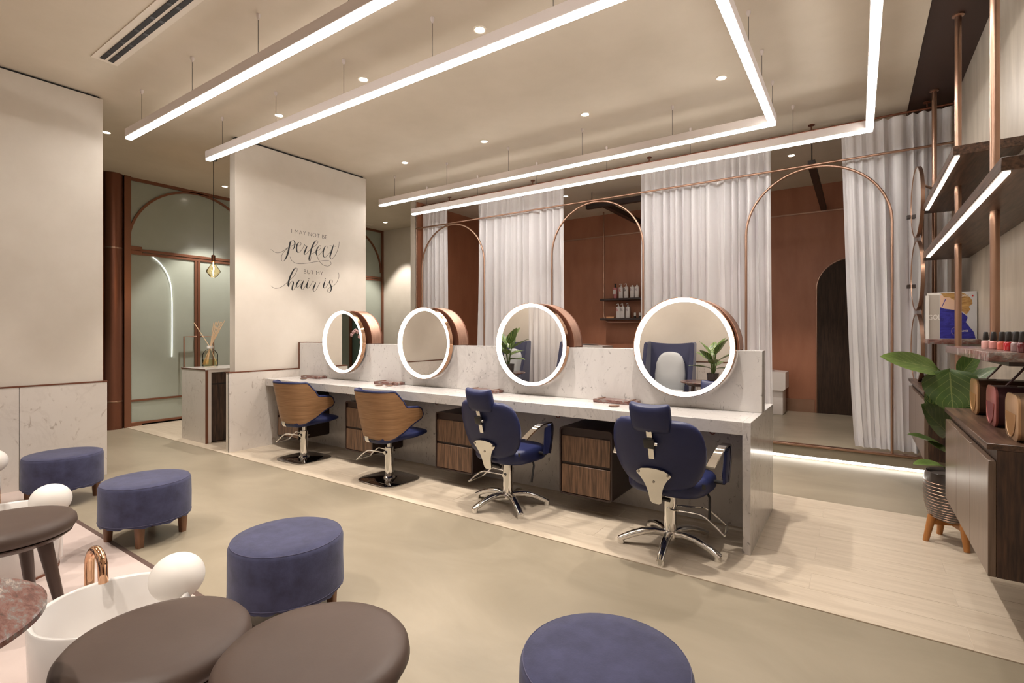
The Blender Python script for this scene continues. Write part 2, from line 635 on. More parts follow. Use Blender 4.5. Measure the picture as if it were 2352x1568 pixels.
# left wall, piece towards the nail bar
wall_left = struct(obj('wall_left', box(nb(), -6.78, -6.61, -1.08, 2.0, 0, CZ - 0.025), 'plaster'))
obj('shadow_gap', box(nb(), -6.76, -6.64, -1.08, 1.98, CZ - 0.025, CZ), 'dark_slot', wall_left)
for ya, yb in ((-1.04, 0.147), (0.151, 1.345), (1.349, 2.03)):
    obj('marble_panel', box(nb(), -6.61, -6.588, ya, yb, 0, 0.985, 0.002, 1), 'marble_wall', wall_left)
obj('marble_end', box(nb(), -6.78, -6.589, 2.0, 2.022, 0, 0.985), 'marble_wall', wall_left)
obj('copper_trim', box(nb(), -6.61, -6.584, -1.04, 2.032, 0.985, 0.998), 'copper_dark', wall_left)

# left wall, pillar that carries the lettering
wall_pillar = struct(obj('wall_pillar', box(nb(), -6.65, -6.52, 3.335, 5.40, 0, CZ - 0.03), 'plaster'))
obj('shadow_gap', box(nb(), -6.63, -6.55, 3.36, 5.37, CZ - 0.03, CZ), 'dark_slot', wall_pillar)
obj('marble_panel', box(nb(), -6.52, -6.498, 3.25, 4.235, 0, 1.0, 0.002, 1), 'marble_wall', wall_pillar)
obj('marble_panel', box(nb(), -6.52, -6.498, 4.237, 5.40, 0, 1.355, 0.002, 1), 'marble_white', wall_pillar)
obj('marble_end', box(nb(), -6.575, -6.50, 3.25, 3.335, 0, 1.0, 0.002, 1), 'marble_wall', wall_pillar)
obj('copper_trim', box(nb(), -6.58, -6.4955, 3.245, 4.235, 1.0, 1.014), 'copper_dark', wall_pillar)
obj('copper_trim', box(nb(), -6.52, -6.4955, 4.215, 4.235, 1.014, 1.37), 'copper_dark', wall_pillar)
obj('copper_trim', box(nb(), -6.52, -6.4955, 4.215, 4.62, 1.358, 1.372), 'copper_dark', wall_pillar)

# reception: teal wall, side wall, glass partition
wall_teal = struct(obj('wall_reception', box(nb(), ROOMX0, -6.78, 0.55, 0.7, 0, CZ), 'teal_wall'))
wall_side = struct(obj('wall_side', box(nb(), -9.7, -7.07, 8.5, 8.65, 0, CZ), 'plaster'))
wall_div = struct(obj('wall_divider', box(nb(), -7.07, -6.95, 6.93, 9.95, 0, CZ), 'plaster'))
obj('brown_cladding', box(nb(), -6.95, -6.935, 6.96, 9.95, 0, CZ), 'terracotta', wall_div)
wall_back = struct(obj('wall_back', box(nb(), -7.07, XR + 0.1, 9.95, 10.1, 0, CZ), 'terracotta'))
obj('copper_trim', box(nb(), -6.95, XR, 9.935, 9.95, 3.53, 3.552), 'copper', wall_back)
obj('skirting', box(nb(), -1.45, -0.60, 9.93, 9.95, 0.16, 0.375), 'copper', wall_back)
struct(obj('wall_outside', box(nb(), ROOMX0, ROOMX0 + 0.05, 0.5, 8.7, 0, CZ), 'plaster'))

PX_ = -9.65
def arc_band(bm, x0, x1, cy, cz, r0, r1, a0=0, a1=PI, n=28):
    rings = []
    for i in range(n + 1):
        a = a0 + (a1 - a0) * i / n
        c, s = math.cos(a), math.sin(a)
        rings.append([(x0, cy + r0 * c, cz + r0 * s), (x1, cy + r0 * c, cz + r0 * s), (x1, cy + r1 * c, cz + r1 * s), (x0, cy + r1 * c, cz + r1 * s)])
    loft(bm, rings)
    return bm

def glass_bay(idx, ya, yb, leafs):
    d = struct(obj('door_%d' % idx, box(nb(), PX_ - 0.012, PX_ + 0.008, ya, yb, 0.03, CZ), 'sage_glass'))
    fx0, fx1 = PX_ - 0.03, PX_ + 0.035
    obj('jamb', box(nb(), fx0, fx1 + 0.02, ya, ya + 0.05, 0, CZ, 0.004, 1), 'bronze_frame', d)
    obj('jamb', box(nb(), fx0, fx1 + 0.02, yb - 0.05, yb, 0, CZ, 0.004, 1), 'bronze_frame', d)
    obj('header', box(nb(), fx0, fx1, ya + 0.05, yb - 0.05, CZ - 0.05, CZ), 'bronze_frame', d)
    obj('transom', box(nb(), fx0, fx1, ya + 0.05, yb - 0.05, 2.82, 2.865, 0.003, 1), 'bronze_frame', d)
    obj('transom', box(nb(), fx0, fx1 - 0.01, ya + 0.05, yb - 0.05, 2.77, 2.812, 0.003, 1), 'bronze_frame', d)
    obj('rail', box(nb(), fx0, fx1 - 0.01, ya + 0.05, yb - 0.05, 0.40, 0.43), 'bronze_frame', d)
    obj('rail', box(nb(), fx0, fx1 - 0.01, ya + 0.05, yb - 0.05, 0.03, 0.065), 'bronze_frame', d)
    cy, r = (ya + yb) / 2, (yb - ya) / 2 - 0.05
    obj('arch', arc_band(nb(), fx0, fx1, cy, CZ - 0.03 - r, r, r - 0.035), 'bronze_frame', d)
    if leafs:
        obj('mullion', box(nb(), fx0, fx1, cy - 0.045, cy - 0.004, 0.03, 2.77), 'bronze_frame', d)
        obj('mullion', box(nb(), fx0, fx1, cy + 0.004, cy + 0.045, 0.03, 2.77), 'bronze_frame', d)
        obj('hinge', box(nb(), PX_ + 0.02, PX_ + 0.05, ya + 0.03, ya + 0.25, 2.835, 2.90, 0.003, 1), 'bronze_frame', d)
        obj('hinge', box(nb(), PX_ + 0.02, PX_ + 0.05, ya + 0.03, ya + 0.25, 2.765, 2.83, 0.003, 1), 'bronze_frame', d)
        obj('hinge', box(nb(), PX_ + 0.02, PX_ + 0.05, ya + 0.03, ya + 0.25, 0.0, 0.07, 0.003, 1), 'bronze_frame', d)
        for s in (-1, 1):
            y1 = cy + s * 0.045
            y2 = cy + s * 0.24
            hb = nb()
            tube(hb, [(PX_ + 0.03, y1, 1.44), (PX_ + 0.09, y1, 1.44), (PX_ + 0.09, y2, 1.44), (PX_ + 0.09, y2, 0.75), (PX_ + 0.09, y1, 0.75), (PX_ + 0.03, y1, 0.75)], 0.014, 6)
            obj('handle', hb, 'copper', d)
    return d
glass_bay(1, 3.175, 5.36, True)
glass_bay(2, 5.36, 6.40, False)
glass_bay(3, 6.40, 8.50, False)
glass_bay(4, 0.72, 2.915, False)
cb = nb()
lathe(cb, [(0.125, 0), (0.125, CZ)], (PX_ + 0.0, 3.045, 0), 36)
column = struct(obj('column_copper', cb, 'copper_dark'))
obj('flat_post', box(nb(), PX_ + 0.056, PX_ + 0.08, 3.171, 3.262, 0, CZ - 0.001, 0.003, 1), 'bronze_frame', column)
for z in (0.42, 2.82):
    obj('ring_band', lathe(nb(), [(0.125, z), (0.129, z + 0.003), (0.129, z + 0.022), (0.125, z + 0.025)], (PX_ + 0.0, 3.045, 0), 36, False), 'copper', column)

# raised platform of the wash area
platform = struct(obj('floor_platform', box(nb(), -6.95, XR, 6.90, 9.95, 0.05, 0.16), 'concrete'))
obj('plinth', box(nb(), -6.95, XR, 6.97, 9.95, 0.0, 0.05), 'concrete', platform)
obj('copper_nosing', box(nb(), -6.95, XR, 6.885, 6.97, 0.16, 0.185, 0.004, 1), 'copper', platform)
ls = obj('led_strip', box(nb(), -6.9, XR - 0.01, 6.935, 6.968, 0.012, 0.040), 'led_light')
tag(ls, 'bright white LED strip glowing under the platform step edge', 'led strip')

# dark arched door in the back wall
dw = nb()
pts = [(-0.56, 9.93, 0.16), (0.40, 9.93, 0.16)] + [(-0.08 + 0.48 * math.cos(PI * i / 24), 9.93, 2.24 + 0.48 * math.sin(PI * i / 24)) for i in range(25)]
prism(dw, pts, (0, 0.02, 0))
door5 = struct(obj('door_5', dw, 'dark_door'))
db = nb()
pth = [(-0.57, 9.93, 0.16)] + [(-0.08 - 0.49 * math.cos(PI * i / 24), 9.93, 2.24 + 0.49 * math.sin(PI * i / 24)) for i in range(25)] + [(0.41, 9.93, 0.16)]
tube(db, pth, 0.011, 6)
obj('door_trim', db, 'copper', door5)

# ------------------------------------------------------------------ air vents
def vent(x0, x1, y0, y1, label):
    t = thing('ceiling_vent', label, 'vent', (x0, y0, CZ))
    L, W = x1 - x0, y1 - y0
    b = nb()
    box(b, 0, L, 0, W, -0.006, -0.0005)
    obj('frame', b, 'vent_white', t)
    for a in (0.26, 0.58):
        s = obj('slot', box(nb(), 0.05, L, W * a, W * (a + 0.19), -0.011, -0.0062), 'dark_slot', t)
        for q in range(int(L / 0.3)):
            obj('clip', box(nb(), 0.2 + q * 0.3, 0.24 + q * 0.3, W * a + 0.004, W * (a + 0.19) - 0.004, -0.0125, -0.0112), 'black_plastic', s)
    return t
vent(-5.72, -2.9, 1.64, 1.84, 'long white linear ceiling vent with twin black slots above nail area')
vent(-9.35, -9.2, 6.2, 7.9, 'narrow linear ceiling vent beside the sage glass partition')

# ================================================================== LIGHTS
def strip_u(name, label, xe, xl, ya, yb, zt):
    """hanging U-shaped linear pendant: arms along X at ya and yb, joined by a leg at X = xl"""
    t = thing(name, label, 'pendant light', (0, 0, zt), 0, 'hanging U-shaped linear lights')
    W, H, D = 0.034, 0.10, 0.026
    segs = [(xe, xl + W, ya - W, ya + W), (xe, xl + W, yb - W, yb + W), (xl - W, xl + W, ya + W, yb - W)]
    for (a, b, c, d) in segs:
        hb = nb()
        box(hb, a, b, c, d, -H + 0.012, 0.0, 0.003, 1)
        obj('housing', hb, 'aluminium', t)
    dsegs = [(xe + 0.003, xl + D, ya - D, ya + D), (xe + 0.003, xl + D, yb - D, yb + D), (xl - D, xl + D, ya + D, yb - D)]
    for (a, b, c, d) in dsegs:
        obj('diffuser', box(nb(), a, b, c, d, -H - 0.008, -H + 0.012), 'strip_light', t)
    cab = nb()
    tube(cab, [(0, 0, 0), (0, 0, CZ - zt - 0.03)], 0.0022, 5)
    cm = obj('suspension_cable', cab, 'black_plastic', t)
    cup = nb()
    lathe(cup, [(0.005, -0.045), (0.016, -0.02), (0.016, -0.0005)], (0, 0, CZ - zt), 10)
    um = obj('ceiling_cup', cup, 'aluminium', t)
    spots = []
    x = -6.08
    while x < xl - 0.2:
        spots += [(x, ya), (x, yb)]
        x += 1.0985
    spots += [(xl, ya + (yb - ya) * f) for f in (0.0, 0.25, 0.5, 0.75, 1.0)]
    for i, (x, y) in enumerate(spots):
        if i == 0:
            a, b = cm, um
        else:
            a, b = cm.copy(), um.copy()
            COL.objects.link(a)
            COL.objects.link(b)
        a.location = (x, y, 0)
        b.location = (x, y, 0)
    return t
ZT = 3.668
strip_u('linear_pendant_light', 'larger outer U-shaped glowing linear light hung on thin cables, right arm over the shelving', -6.42, 0.10, 2.165, 6.34, ZT)
strip_u('linear_pendant_light', 'smaller inner U-shaped glowing linear light hung on thin cables above the salon chairs', -6.42, -0.70, 2.965, 5.61, ZT)

def spot(name, x, y, z, watts, size=78, blend=0.35, tilt=None, parent=None, soft=0.035):
    l = bpy.data.lights.new(name, 'SPOT')
    l.energy = watts
    l.color = WARM
    l.spot_size = math.radians(size)
    l.spot_blend = blend
    l.shadow_soft_size = soft
    o = bpy.data.objects.new(name, l)
    COL.objects.link(o)
    o.location = (x, y, z)
    if parent:
        o.parent = parent
    return o

dl0 = thing('downlight', '', 'downlight', (0, 0, CZ), 0, 'recessed ceiling downlights')
obj('trim_ring', lathe(nb(), [(0.040, -0.0005), (0.056, -0.0005), (0.054, -0.007), (0.044, -0.009), (0.040, -0.006)], (0, 0, 0), 24, False), 'vent_white', dl0)
obj('lens', lathe(nb(), [(0.041, -0.0005), (0.041, -0.004)], (0, 0, 0), 24), 'downlight_lens', dl0)
DL = []
near = ['the lettered pillar', 'the second wood-shell chair', 'the first reclining chair', 'the counter end panel']
for k, x in enumerate((-5.48, -4.02, -2.57, -1.10)):
    DL.append((x, 3.30, SPOT_W, 'small round recessed ceiling downlight over the chair row, above ' + near[k]))
    DL.append((x, 5.255, SPOT_W * 0.62, 'small round recessed ceiling downlight behind the counter, level with ' + near[k]))
for k, x in enumerate((-5.75, -4.35, -2.57, -0.9)):
    DL.append((x, -0.25, SPOT_W * 0.82, 'small round recessed ceiling downlight ' + ('above the corner wing chair', 'above the wing chair before the curtain', 'above the wing chair facing the front basin', 'above the floor beside the marble table')[k]))
DL += [(-7.72, 2.37, SPOT_W * 1.2, 'small round recessed ceiling downlight beside the plain left wall'),
       (-8.90, 4.38, SPOT_W * 1.2, 'small round recessed ceiling downlight above the reception desk'),
       (-8.80, 7.84, SPOT_W * 1.1, 'small round recessed ceiling downlight by the sage glass corner'),
       (-0.77, 8.10, SPOT_W * 0.75, 'small round recessed ceiling downlight in front of the dark arched door'),
       (-4.40, 8.20, SPOT_W * 0.75, 'small round recessed ceiling downlight in front of the product shelves')]
first = True
for x, y, wt, lab in DL:
    if first:
        d = dl0
        d.location = (x, y, CZ)
        d['label'] = lab
        first = False
    else:
        d = dup(dl0, (x, y, CZ), None, lab)
    spot('downlight_beam', x, y, CZ - 0.02, wt)

# filament pendant over the reception desk
pl = thing('pendant_bulb', 'amber faceted glass filament bulb hanging on a black cord over reception desk', 'pendant light', (-7.65, 3.605, CZ))
obj('cord', tube(nb(), [(0, 0, 0), (0, 0, -1.38)], 0.004, 6), 'black_plastic', pl)
obj('canopy', lathe(nb(), [(0.05, -0.0005), (0.05, -0.02), (0.01, -0.025)], (0, 0, 0), 20), 'black_plastic', pl)
obj('socket', lathe(nb(), [(0.012, -1.375), (0.026, -1.385), (0.026, -1.47), (0.02, -1.475)], (0, 0, 0), 16), 'copper_dark', pl)
obj('bulb', lathe(nb(), [(0.016, -1.475), (0.03, -1.51), (0.062, -1.56), (0.092, -1.605), (0.088, -1.625), (0.05, -1.68), (0.03, -1.695), (0.008, -1.70)], (0, 0, 0), 12), 'amber_glass', pl, 20)
fb = nb()
tube(fb, smooth_path([(0.004, 0, -1.48), (-0.006, 0, -1.53), (0.008, 0.004, -1.57), (-0.008, 0, -1.62), (0.006, 0, -1.675)], 5), 0.006, 6)
obj('filament_coil', fb, 'filament', pl)
pt = bpy.data.lights.new('pendant_glow', 'POINT')
pt.energy = 4
pt.color = (1, 0.6, 0.3)
pt.shadow_soft_size = 0.03
po = bpy.data.objects.new('pendant_glow', pt)
COL.objects.link(po)
po.location = (-7.65, 3.605, CZ - 1.74)

# white curve on the glass door, drawn as a thin emissive tube
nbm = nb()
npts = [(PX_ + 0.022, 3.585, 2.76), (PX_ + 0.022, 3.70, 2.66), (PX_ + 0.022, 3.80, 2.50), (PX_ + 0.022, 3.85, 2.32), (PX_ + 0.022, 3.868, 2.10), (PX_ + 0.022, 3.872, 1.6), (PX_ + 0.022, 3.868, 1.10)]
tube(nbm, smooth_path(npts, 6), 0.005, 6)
tag(obj('glowing_curve', nbm, 'curve_glow'), 'thin white curved glowing line on the sage glass door', 'neon light')

# ================================================================== STYLING COUNTER
ct = thing('styling_counter', 'long white veined marble styling counter with raised splashback and end panel', 'counter', (-6.494, 3.72, 0))
CL = 5.899
obj('worktop', box(nb(), 0, CL - 0.05, 0, 1.10, 0.807, 0.897, 0.002, 1), 'marble_white', ct)
obj('end_panel', box(nb(), CL - 0.05, CL, 0, 1.10, 0, 0.897, 0.002, 1), 'marble_white', ct)
obj('splashback', box(nb(), 0, CL, 0.50, 0.635, 0.8975, 1.366, 0.002, 1), 'marble_white', ct)
for i in range(4):
    L = (CL - 0.05) / 4
    obj('modesty_panel', box(nb(), i * L + 0.001, (i + 1) * L - 0.001, 0.50, 0.53, 0, 0.807), 'marble_white', ct)

MX = [-5.44, -4.02, -2.605, -1.165]
MZ, MR = 1.389, 0.402
names = ['beside the lettered pillar', 'second from the lettered pillar', 'reflecting a curtain and plant', 'reflecting a navy wing chair, by the counter end']
def ring_y(bm, r0, r1, y0, y1, seg=64):
    rings = []
    for i in range(seg):
        a = 2 * PI * i / seg
        c, s = math.cos(a), math.sin(a)
        rings.append([(r0 * c, y0, r0 * s), (r1 * c, y0, r1 * s), (r1 * c, y1, r1 * s), (r0 * c, y1, r0 * s)])
    loft(bm, rings, False, True, True)
    return bm
def disc_y(bm, r, y0, y1, seg=64):
    loft(bm, [[(r * math.cos(2 * PI * i / seg), y, r * math.sin(2 * PI * i / seg)) for i in range(seg)] for y in (y0, y1)])
    return bm
mir = thing('round_mirror', 'round LED-lit copper salon mirror ' + names[0], 'mirror', (MX[0], 4.22, MZ), 0, 'round lit mirrors on the counter')
obj('mirror_glass', disc_y(nb(), MR - 0.0385, -0.078, -0.06), 'mirror', mir)
obj('light_ring', ring_y(nb(), MR - 0.038, MR - 0.006, -0.098, -0.06), 'ring_light', mir)
obj('rim', ring_y(nb(), MR - 0.0055, MR, -0.096, -0.045), 'gold_polished', mir)
obj('back_plate', disc_y(nb(), MR - 0.012, -0.0595, -0.04), 'copper_dark', mir)
obj('mount', disc_y(nb(), 0.16, -0.0395, -0.0005, 32), 'copper_dark', mir)
# copper drum that rises above the splashback behind the lit disc
zc = -0.018
a0 = math.asin(zc / MR)
arc = [(MR * math.cos(a0 + (PI - 2 * a0) * i / 40), MR * math.sin(a0 + (PI - 2 * a0) * i / 40)) for i in range(41)]
def seg_prism(bm, r, y0, y1):
    aa = math.asin(zc / r)
    ps = [(r * math.cos(aa + (PI - 2 * aa) * i / 40), y0, r * math.sin(aa + (PI - 2 * aa) * i / 40)) for i in range(41)]
    prism(bm, ps, (0, y1 - y0, 0))
    return bm
dr = obj('drum', seg_prism(nb(), MR, 0.055, 0.205), 'copper_brushed', mir)
obj('drum_face', seg_prism(nb(), MR - 0.004, 0.05, 0.0549), 'copper_dark', dr)
obj('rear_mirror', disc_y(nb(), MR, 0.206, 0.225), 'copper_dark', mir)
for i in range(1, 4):
    dup(mir, (MX[i], 4.22, MZ), None, 'round LED-lit copper salon mirror ' + names[i])

# drawer units under the counter
CX = [-6.30, -4.909, -3.497, -2.084]
dn = ['under the counter by the pillar', 'second from the pillar under the counter', 'third from the pillar under the counter', 'nearest the counter end panel']
dc = thing('drawer_unit', 'dark wenge two-drawer unit ' + dn[0], 'drawer unit', (CX[0], 3.77, 0.15), 0, 'drawer units under the counter')
cbm = nb()
rr = 0.03
def frame_ring(x0, x1, z0, z1, r, y, n=5):
    out = []
    for (cx, cz, a) in ((x1 - r, z1 - r, 0), (x0 + r, z1 - r, PI / 2), (x0 + r, z0 + r, PI), (x1 - r, z0 + r, 1.5 * PI)):
        for k in range(n + 1):
            t = a + PI / 2 * k / n
            out.append((cx + r * math.cos(t), y, cz + r * math.sin(t)))
    return out
prism(cbm, frame_ring(0, 0.475, 0, 0.565, rr, 0.02), (0, 0.43, 0))
obj('body', cbm, 'wenge_frame', dc)
rim_ = nb()
o_ = frame_ring(0, 0.475, 0, 0.565, rr, 0)
i_ = frame_ring(0.014, 0.461, 0.014, 0.551, rr - 0.012, 0)
A = [[Vector(p) for p in o_], [Vector(p) for p in i_], [Vector(p) + Vector((0, 0.02, 0)) for p in i_], [Vector(p) + Vector((0, 0.02, 0)) for p in o_]]
loft(rim_, A, False, True, True)
obj('front_frame', rim_, 'wenge_frame', dc)
obj('drawer', box(nb(), 0.018, 0.457, 0.002, 0.0195, 0.018, 0.252, 0.003, 1), 'wenge_front', dc)
obj('drawer', box(nb(), 0.018, 0.457, 0.002, 0.0195, 0.276, 0.492, 0.003, 1), 'wenge_front', dc)
for i in range(1, 4):
    dup(dc, (CX[i], 3.77, 0.15), None, 'dark wenge two-drawer unit ' + dn[i])

# tool trays, clips and bag hooks
tr = thing('marble_tray', 'slim reddish marble tray on the counter ' + names[0].replace('reflecting', 'below the mirror reflecting'), 'tray', (-6.05, 4.14, 0.8975), 0, 'reddish marble trays on the counter')
tb = nb()
box(tb, -0.19, 0.19, -0.07, 0.07, 0, 0.03, 0.003, 1)
obj('slab', tb, 'marble_red', tr)
for s in (-0.14, 0.14):
    obj('copper_bar', box(nb(), s - 0.008, s + 0.008, -0.075, 0.075, 0.0305, 0.035), 'copper', tr)
tl = ['beneath the mirror beside the lettered pillar', 'beneath the mirror second from the lettered pillar', 'beneath the mirror reflecting the curtain', 'beneath the mirror by the counter end']
tr['label'] = 'slim reddish marble tray ' + tl[0]
for i in range(1, 4):
    dup(tr, (MX[i] - 0.56, 4.14, 0.8975), None, 'slim reddish marble tray ' + tl[i])
dsh = thing('copper_dish', 'small flat copper clip dish on the counter', 'dish', (0, 0, 0.8975), 0, 'small copper dishes on the counter')
obj('plate', lathe(nb(), [(0.02, 0), (0.045, 0.006), (0.047, 0.009), (0.02, 0.005)], (0, 0, 0), 20), 'copper', dsh)
dpos = [(-6.02, 3.97), (-4.55, 3.96), (-4.42, 4.0), (-3.12, 3.97), (-1.66, 3.93)]
dlab = ['by the tray next to the lettered pillar', 'left in front of the tray second from the pillar', 'right in front of the tray second from the pillar', 'by the tray under the curtain mirror', 'by the tray nearest the counter end']
dsh.location = (*dpos[0], 0.8975)
dsh['label'] = 'small flat copper clip dish ' + dlab[0]
for p, l_ in zip(dpos[1:], dlab[1:]):
    dup(dsh, (*p, 0.8975), None, 'small flat copper clip dish ' + l_)
hk = thing('bag_hook', 'small copper ring hook under the counter edge', 'hook', (0, 0, 0.806), 0, 'bag hooks under the counter')
obj('hook_plate', cyl(nb(), 0, 0, -0.006, 0, 0.018, seg=14), 'copper_dark', hk)
hb = nb()
tube(hb, [(0.02 * math.sin(a), 0, -0.026 - 0.02 * math.cos(a)) for a in [2 * PI * k / 16 for k in range(16)]], 0.004, 6, True)
obj('ring', hb, 'copper_dark', hk)
hp = [(-5.03, 3.9), (-3.6, 3.9), (-2.17, 3.9), (-0.88, 3.9)]
hl = ['between the two wood-shell chairs', 'beside the second wood-shell chair', 'between the two reclining chairs', 'next to the counter end panel']
hk.location = (*hp[0], 0.8065)
hk['label'] = 'small copper ring hook under the counter ' + hl[0]
for p, l_ in zip(hp[1:], hl[1:]):
    dup(hk, (*p, 0.8065), None, 'small copper ring hook under the counter ' + l_)

# ================================================================== SALON CHAIRS
def footrest(bm, ang, z0=0.27, L=0.40):
    M = rm('Z', ang)
    for s in (-1, 1):
        p = smooth_path([(0.0, s * 0.05, z0), (0.16, s * 0.065, z0 + 0.005), (0.24, s * 0.085, z0 - 0.005), (L, s * 0.095, z0 - 0.10)], 5)
        tube(bm, [M @ Vector(q) for q in p], 0.0065, 8)
    tube(bm, [M @ Vector((L, -0.095, z0 - 0.10)), M @ Vector((L + 0.005, 0, z0 - 0.102)), M @ Vector((L, 0.095, z0 - 0.10))], 0.008, 8)
    return bm

# --- wood-shell chair
def shell_plan(s, f):
    """s in -1..1 along the shell (right arm tip .. left arm tip), f = inward factor"""
    a = abs(s)
    sg = 1 if s >= 0 else -1
    if a <= 0.56:
        th = a / 0.56 * PI / 2
        e = 2.7
        x = 0.285 * abs(math.sin(th)) ** (2 / e)
        y = -0.02 - 0.255 * abs(math.cos(th)) ** (2 / e)
    else:
        t = (a - 0.56) / 0.44
        x = 0.285 + 0.006 * math.sin(PI * t)
        y = -0.02 + 0.27 * t
    return sg * x * f, -0.02 + (y + 0.02) * (f if y < 0 else 1.0)

def sstep(a, b, x):
    t = max(0.0, min(1.0, (x - a) / (b - a)))
    return t * t * (3 - 2 * t)

def shell_top(s):
    a = abs(s)
    z = 0.925 - 0.175 * sstep(0.44, 0.66, a) - 0.01 * sstep(0.66, 0.9, a)
    if a > 0.86:
        t = (a - 0.86) / 0.14
        z = 0.66 + (z - 0.66) * math.sqrt(max(0, 1 - t * t))
    return z

def shell_bot(s):
    a = abs(s)
    z = 0.445 + 0.165 * sstep(0.30, 0.95, a)
    if a > 0.86:
        t = (a - 0.86) / 0.14
        z = 0.66 - (0.66 - z) * math.sqrt(max(0, 1 - t * t))
    return z

def shell_pt(s, v, inset):
    z = shell_bot(s) + (shell_top(s) - shell_bot(s)) * v
    f = 0.80 + 0.20 * ((z - 0.44) / 0.48) ** 0.8 if z > 0.44 else 0.80
    x, y = shell_plan(s, f)
    if inset:
        d = Vector((x, y + 0.02, 0))
        if abs(s) > 0.56:
            d = Vector((x, 0, 0))
        d.normalize()
        x -= d.x * inset
        y -= d.y * inset
    y -= (z - 0.45) * 0.10
    return (x, y, z)

def shell_surface(i0, i1):
    bm = nb()
    N, V = 56, 9
    for ins in (i0, i1):
        g = []
        for i in range(N + 1):
            s = -1 + 2 * i / N
            g.append([bm.verts.new(shell_pt(s, v / V, ins)) for v in range(V + 1)])
        for i in range(N):
            for v in range(V):
                bm.faces.new((g[i][v], g[i + 1][v], g[i + 1][v + 1], g[i][v + 1]))
    return bm

def shell_chair(label):
    t = thing('salon_chair', label, 'chair', (0, 0, 0), 0, 'wood shell salon chairs')
    b = nb()
    rings = [[(x, y, z) for x, y in sell(0.266 - i, 0.246 - i, 48, 4.2)] for i, z in ((0.004, 0.0), (0, 0.004), (0, 0.010), (0.006, 0.014))]
    loft(b, rings)
    obj('base_plate', b, 'chrome_dark', t)
    obj('column', lathe(nb(), [(0.062, 0.0142), (0.062, 0.022), (0.05, 0.035), (0.043, 0.04), (0.043, 0.33), (0.038, 0.335)], (0, 0, 0), 28), 'chrome', t)
    obj('piston', lathe(nb(), [(0.024, 0.335), (0.024, 0.385), (0.03, 0.39), (0.03, 0.405)], (0, 0, 0), 20), 'chrome', t)
    fr = obj('footrest', footrest(nb(), PI * 1.04, 0.28, 0.36), 'chrome', t)
    obj('pivot', tube(nb(), [(0.0, -0.062, 0.28), (0.0, 0.062, 0.28)], 0.018, 12), 'chrome', fr)
    # seat
    sb = nb()
    rings = []
    for y, hw, zb, zt in ((-0.215, 0.11, 0.42, 0.475), (-0.205, 0.15, 0.405, 0.485), (-0.17, 0.178, 0.397, 0.49), (-0.10, 0.188, 0.395, 0.495), (-0.03, 0.192, 0.397, 0.50),
                          (0.03, 0.205, 0.402, 0.505), (0.08, 0.225, 0.408, 0.507), (0.15, 0.244, 0.412, 0.507), (0.23, 0.246, 0.424, 0.504), (0.29, 0.240, 0.434, 0.499),
                          (0.315, 0.228, 0.442, 0.493), (0.327, 0.21, 0.452, 0.484)):
        rings.append([(x, y, (zt + zb) / 2 + z) for x, z in sell(hw, (zt - zb) / 2, 28, 3.0)])
    loft(sb, rings)
    obj('seat', sb, 'navy_vinyl', t)
    obj('shell', shell_surface(0.0, 0.012), 'oak_shell', t, 60)
    obj('inner_upholstery', shell_surface(0.0125, 0.034), 'navy_vinyl', t, 60)
    pb = nb()
    loop = [shell_pt(-1 + 2 * i / 60, 1.0, 0.015) for i in range(61)] + [shell_pt(1 - 2 * i / 60, 0.0, 0.015) for i in range(1, 60)]
    tube(pb, loop, 0.0165, 8, True)
    obj('piping', pb, 'navy_vinyl', t)
    st = nb()
    sweep(st, smooth_path([(-0.06, -0.232, 0.47), (-0.06, -0.226, 0.43), (-0.06, -0.19, 0.405), (-0.06, -0.05, 0.402)], 5), (1, 0, 0), 0.028, 0.005)
    obj('back_bracket', st, 'chrome', t)
    obj('tag', box(nb(), 0.03, 0.08, -0.252, -0.248, 0.446, 0.456), 'black_plastic', t)
    return t

sc = shell_chair('wood-shell navy salon chair on square chrome base, next to the lettered pillar')
sc.location = (-5.47, 3.615, 0.006)
sc.rotation_euler = (0, 0, 0.04)
dup(sc, (-3.965, 3.585, 0.006), -0.03, 'wood-shell navy salon chair on square chrome base, standing beside a headrest chair')

